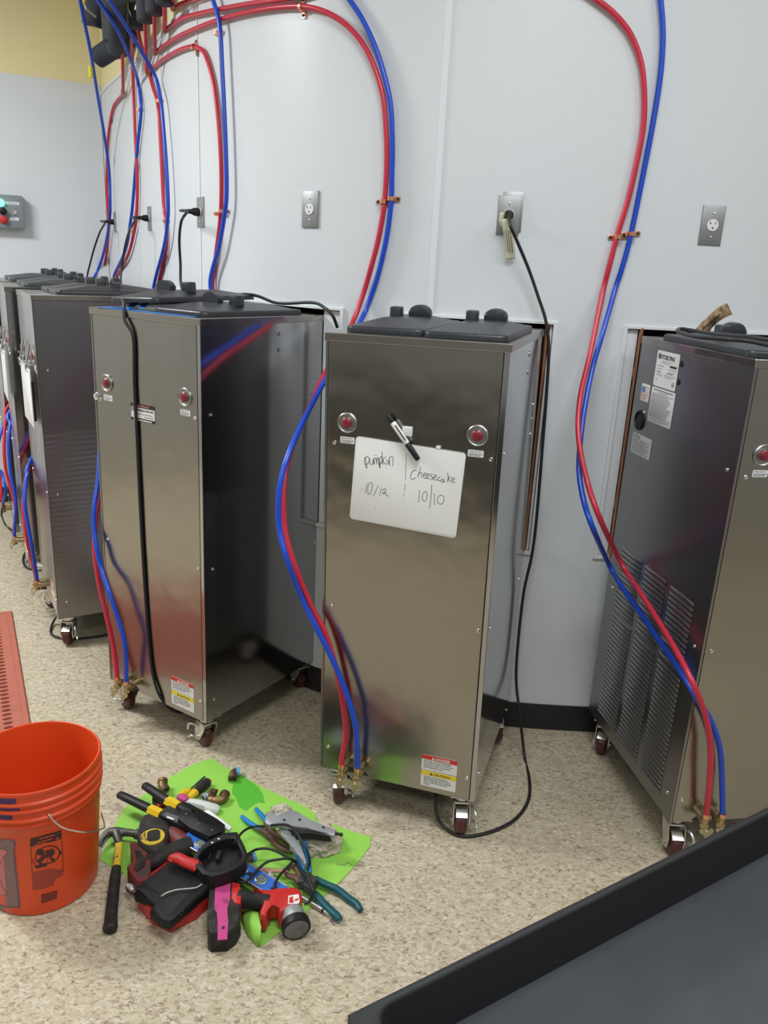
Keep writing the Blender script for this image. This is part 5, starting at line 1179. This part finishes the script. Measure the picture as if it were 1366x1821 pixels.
# grey ratchet cutter
h = tool('pipe_cutter', 'grey ratcheting pipe cutter on top of the rag', 'cutter', 535, 1475)
g = G(); g.prism(poly([(360,590),(385,545),(420,520),(442,530),(440,570),(470,575),(500,548),(560,525),(600,512),(640,525),(690,570),(760,610),(850,640),(960,680),(1000,700),(985,745),(930,735),(840,700),(740,680),(650,668),(560,655),(480,650),(400,650),(365,630)], .086, crp2), .078, .090, bev=.004, seg=3); tp_(h, 'upper_arm', g, M_GREY, ang=50)
g = G(); g.prism(poly([(470,690),(510,665),(570,690),(620,735),(680,830),(735,960),(735,990),(705,990),(660,900),(590,850),(575,790),(520,740)], .07, crp2), .062, .073, bev=.004, seg=3); tp_(h, 'lower_arm', g, M_GREY, ang=50)
g = G(); g.prism(poly([(600,660),(700,690),(820,710),(960,745),(940,752),(800,728),(700,720),(640,740),(600,700)], .082, crp2), .066, .0855, bev=.002); tp_(h, 'blade_guard', g, M_BLKD)
g = G(); g.tube(T3([(985,722,.082),(1010,722,.082),(1045,728,.082)], crp2), [.006, .004, .004], 10); g.tube(T3([(1045,720,.082),(1050,740,.080)], crp2), [.0045, .0045], 8); tp_(h, 'latch_tip', g, M_BLK)
for X, Y in ((533, 595), (672, 592), (885, 662)): g = G(); g.lathe([(.0038, 0), (.003, .0012)], 12, M=Matrix.Translation(Fz(*crp2(X, Y), .0925))); tp_(h, 'rivet', g, M_INK)
# rag
def rag(px, py, rx, ry, rz, rot, label, seed):
    t = bmesh.new(); bmesh.ops.create_icosphere(t, subdivisions=5, radius=1); from mathutils import noise as nz
    for v in t.verts:
        p = v.co.copy(); n1 = nz.noise(Vector((p.x*1.7+seed, p.y*1.7, p.z*1.7)))*.30; rdg = (1-abs(nz.noise(Vector((p.x*2.6, p.y*2.6+seed, p.z*2.6)))*2))*.22
        v.co = p*(1+n1+rdg-.1); v.co.x *= rx; v.co.y *= ry; v.co.z = max(v.co.z*rz, -rz*.55)
    c = Fz(px, py, rz*.6); g = G(); g._merge(t, 0, Matrix.Translation((c.x, c.y, rz*.55+.003)) @ Matrix.Rotation(rot, 4, 'Z'))
    return tag(obj('rag', g, M_RAG, ang=80), label, 'rag')
rag(568, 1494, .060, .050, .036, -.2, 'crumpled beige rag under the grey cutter jaws', 3.1)
rag(502, 1452, .042, .026, .034, .1, 'small grimy rag bunched behind the grey cutter', 8.3)

# screwdrivers, fittings, tubes, odds and ends
h = tool('screwdriver', 'screwdriver with thin dark blade and yellow handle', 'screwdriver', 345, 1398)
g = G(); g.tube(T3([(336,1406,.022),(355,1389,.020),(364,1381,.018)]), [.0030, .0030, .0036], 8, flat=.7); tp_(h, 'blade', g, M_IRON)
g = G(); g.tube(T3([(320,1416,.024),(326,1410,.024),(335,1407,.023),(338,1404,.022)]), [.008, .0105, .0095, .005], 12, smooth=3); tp_(h, 'handle', g, M_TOOLY)
h = tool('screwdriver', 'screwdriver with fat black grip and yellow collar', 'screwdriver', 360, 1402)
g = G(); g.tube(T3([(372,1389,.018),(369,1391,.018),(360,1398,.018),(348,1409,.018)]), [.008, .0150, .0165, .0130], 14, smooth=3); tp_(h, 'handle', g, M_BLKD)
g = G(); g.tube(T3([(373,1388,.018),(371,1389.5,.018)]), [.0085, .0100], 14); tp_(h, 'end_cap', g, mat('tool_orange', (.7, .25, .02), .4))
g = G(); g.tube(T3([(348,1409,.018),(341,1415,.018),(334,1420,.018)]), [.0125, .0120, .0090], 14); tp_(h, 'collar', g, M_TOOLY)
g = G(); g.tube(T3([(334,1420,.018),(318,1432,.014)]), .0035, 8); tp_(h, 'shank', g, M_IRON)
g = G(); g.prism(poly([(778,378),(812,355),(850,360),(885,375),(880,405),(845,420),(800,400)], .036, crp1), .024, .037, bev=.004); tag(obj('pink_tape_piece', g, M_PINK), 'bit of pink tape around the small screwdrivers', 'tape')
def fitting(pts, r, m, m2, label, cf, ends=(1, 1), grp='copper and bronze pipe fittings'):
    h = thing('pipe_fitting', label, 'fitting', loc=tuple(T3(pts, cf)[0].to_tuple()[:2])+(0,), group=grp); q = T3(pts, cf)
    g = G(); g.tube(q, r, 14, smooth=4); tp_(h, 'fitting_body', g, m)
    for k, e in zip((0, -1), ends):
        if not e: continue
        d = (q[k]-q[1 if k == 0 else -2]).normalized()
        g = G(); M_ = d.to_track_quat('Z', 'Y').to_matrix().to_4x4(); M_.translation = q[k]-d*r*.3
        g.lathe([(r*1.0, -r*.5), (r*1.22, -r*.4), (r*1.22, r*.45), (r*.85, r*.5), (r*.75, r*.32)], 18, M=M_, caps=False); rg = tp_(h, 'collar', g, m2 if k else m)
        g = G(); g.lathe([(r*.86, r*.30), (.0003, r*.31)], 16, M=M_, caps=False); tp_(h, 'bore', g, M_INK)
M_DULLCU = mat('tarnished_copper', (.15, .09, .055), .55, .7, noise=(60, .4)); M_BLUER = mat('blue_fitting_ring', (.10, .32, .50), .45)
fitting([(70,225,.014),(72,185,.018),(95,165,.016),(125,165,.015)], .012, M_DULLCU, M_BLUER, 'elbow fitting with blue ring alone at the top right of the green sheet', crp2)
fitting([(1118,325,.030),(1112,360,.020),(1080,372,.014)], .010, M_DULLCU, M_DULLCU, 'upright dark elbow fitting, topmost of the cluster by the screwdrivers', crp1)
fitting([(1015,400,.013),(1040,385,.013),(1075,375,.013)], .0105, M_GREY, M_BLUER, 'grey coupling with blue ring facing left, in the cluster', crp1, (1, 0))
fitting([(1085,425,.012),(1140,425,.016),(1195,410,.018),(1215,365,.018)], .013, mat('bronze', (.24, .15, .07), .5, .8, noise=(50, .3)), M_DULLCU, 'large bronze elbow at the right of the cluster', crp1)
fitting([(655,245,.030),(650,290,.026),(675,330,.020)], .013, mat('bronze', (0,0,0)), M_DULLCU, 'bronze fitting behind the crimping tool handle', crp1)
fitting([(170,965,.040),(210,950,.040),(262,930,.038)], .011, M_RUST, M_BLUER, 'brown coupling with blue ring sticking out right of the black cradle', crp2)
h = tool('glue_tube', 'squashed pale tube with printed band behind the crimping tool', 'tube', 355, 1430)
g = G(); g.tube(T3([(850,428,.018),(900,440,.022),(980,458,.022),(1060,480,.020),(1130,500,.012),(1150,510,.008)], crp1), [.009, .015, .018, .018, .018, .016], 14, smooth=3, flat=.7); tp_(h, 'tube_body', g, M_TUBEW)
g = G()
for k in range(9): g.tube([Fz(*crp1(890+k*17, 432+k*5), .038), Fz(*crp1(885+k*17, 450+k*5), .039)], .0012, 5)
tp_(h, 'printed_band', g, M_GINK)['kind'] = 'stuff'
g = G(); g.tube(T3([(1022,540,.050),(1060,540,.050),(1120,580,.048),(1200,640,.042),(1265,685,.036)], crp1), [.006, .011, .009, .010, .008], 12, smooth=4); tag(obj('white_tube', g, M_WHITE), 'slim white plastic tube behind the crimping tool head', 'tube')
g = G(); top = [(190,1003),(590,1040)]; pts = [(185,1000)]
for k in range(21): pts += [(200+k*15, 1012+k*1.6), (207+k*15, 1003+k*1.6)]
pts += [(580,1045),(590,1075),(480,1062),(330,1062),(200,1050)]
g.prism(poly(pts, .024, crp2), .020, .024); tag(obj('saw_blade', g, M_WOODR, smooth=False), 'faded red serrated blade under the cords', 'blade')
g = G(); g.prism(poly([(385,1075),(405,1062),(430,1075),(445,1110),(440,1140),(400,1120)], .02, crp2), .003, .024, bev=.003); tag(obj('grey_lug', g, M_GREY), 'small grey metal lug beside the spirit level', 'lug')
g = G(); g.tube(T3([(352,1636,.004),(366,1638,.004),(376,1643,.004),(384,1637,.004)]) if False else T3([(464,1636,.020),(470,1641,.012),(478,1643,.006),(480,1640,.006)]), .0035, 8, smooth=3); tag(obj('brass_hook', g, M_BRASSW), 'small brass hook under the work light trigger', 'hook')
g = G(); g.prism(poly([(560,395),(640,420),(700,470),(690,520),(600,490),(560,450)], .03, crp1), .004, .040, bev=.006); tag(obj('dark_block', g, M_BLKD), 'dark object between the two crimping tool handles', 'tool')
g = G(); g.prism(poly([(600,455),(640,445),(655,470),(620,480)], .045, crp1), .038, .048, bev=.003); tag(obj('red_scrap', g, M_TOOLR), 'small red piece between the crimping tool handles', 'piece')
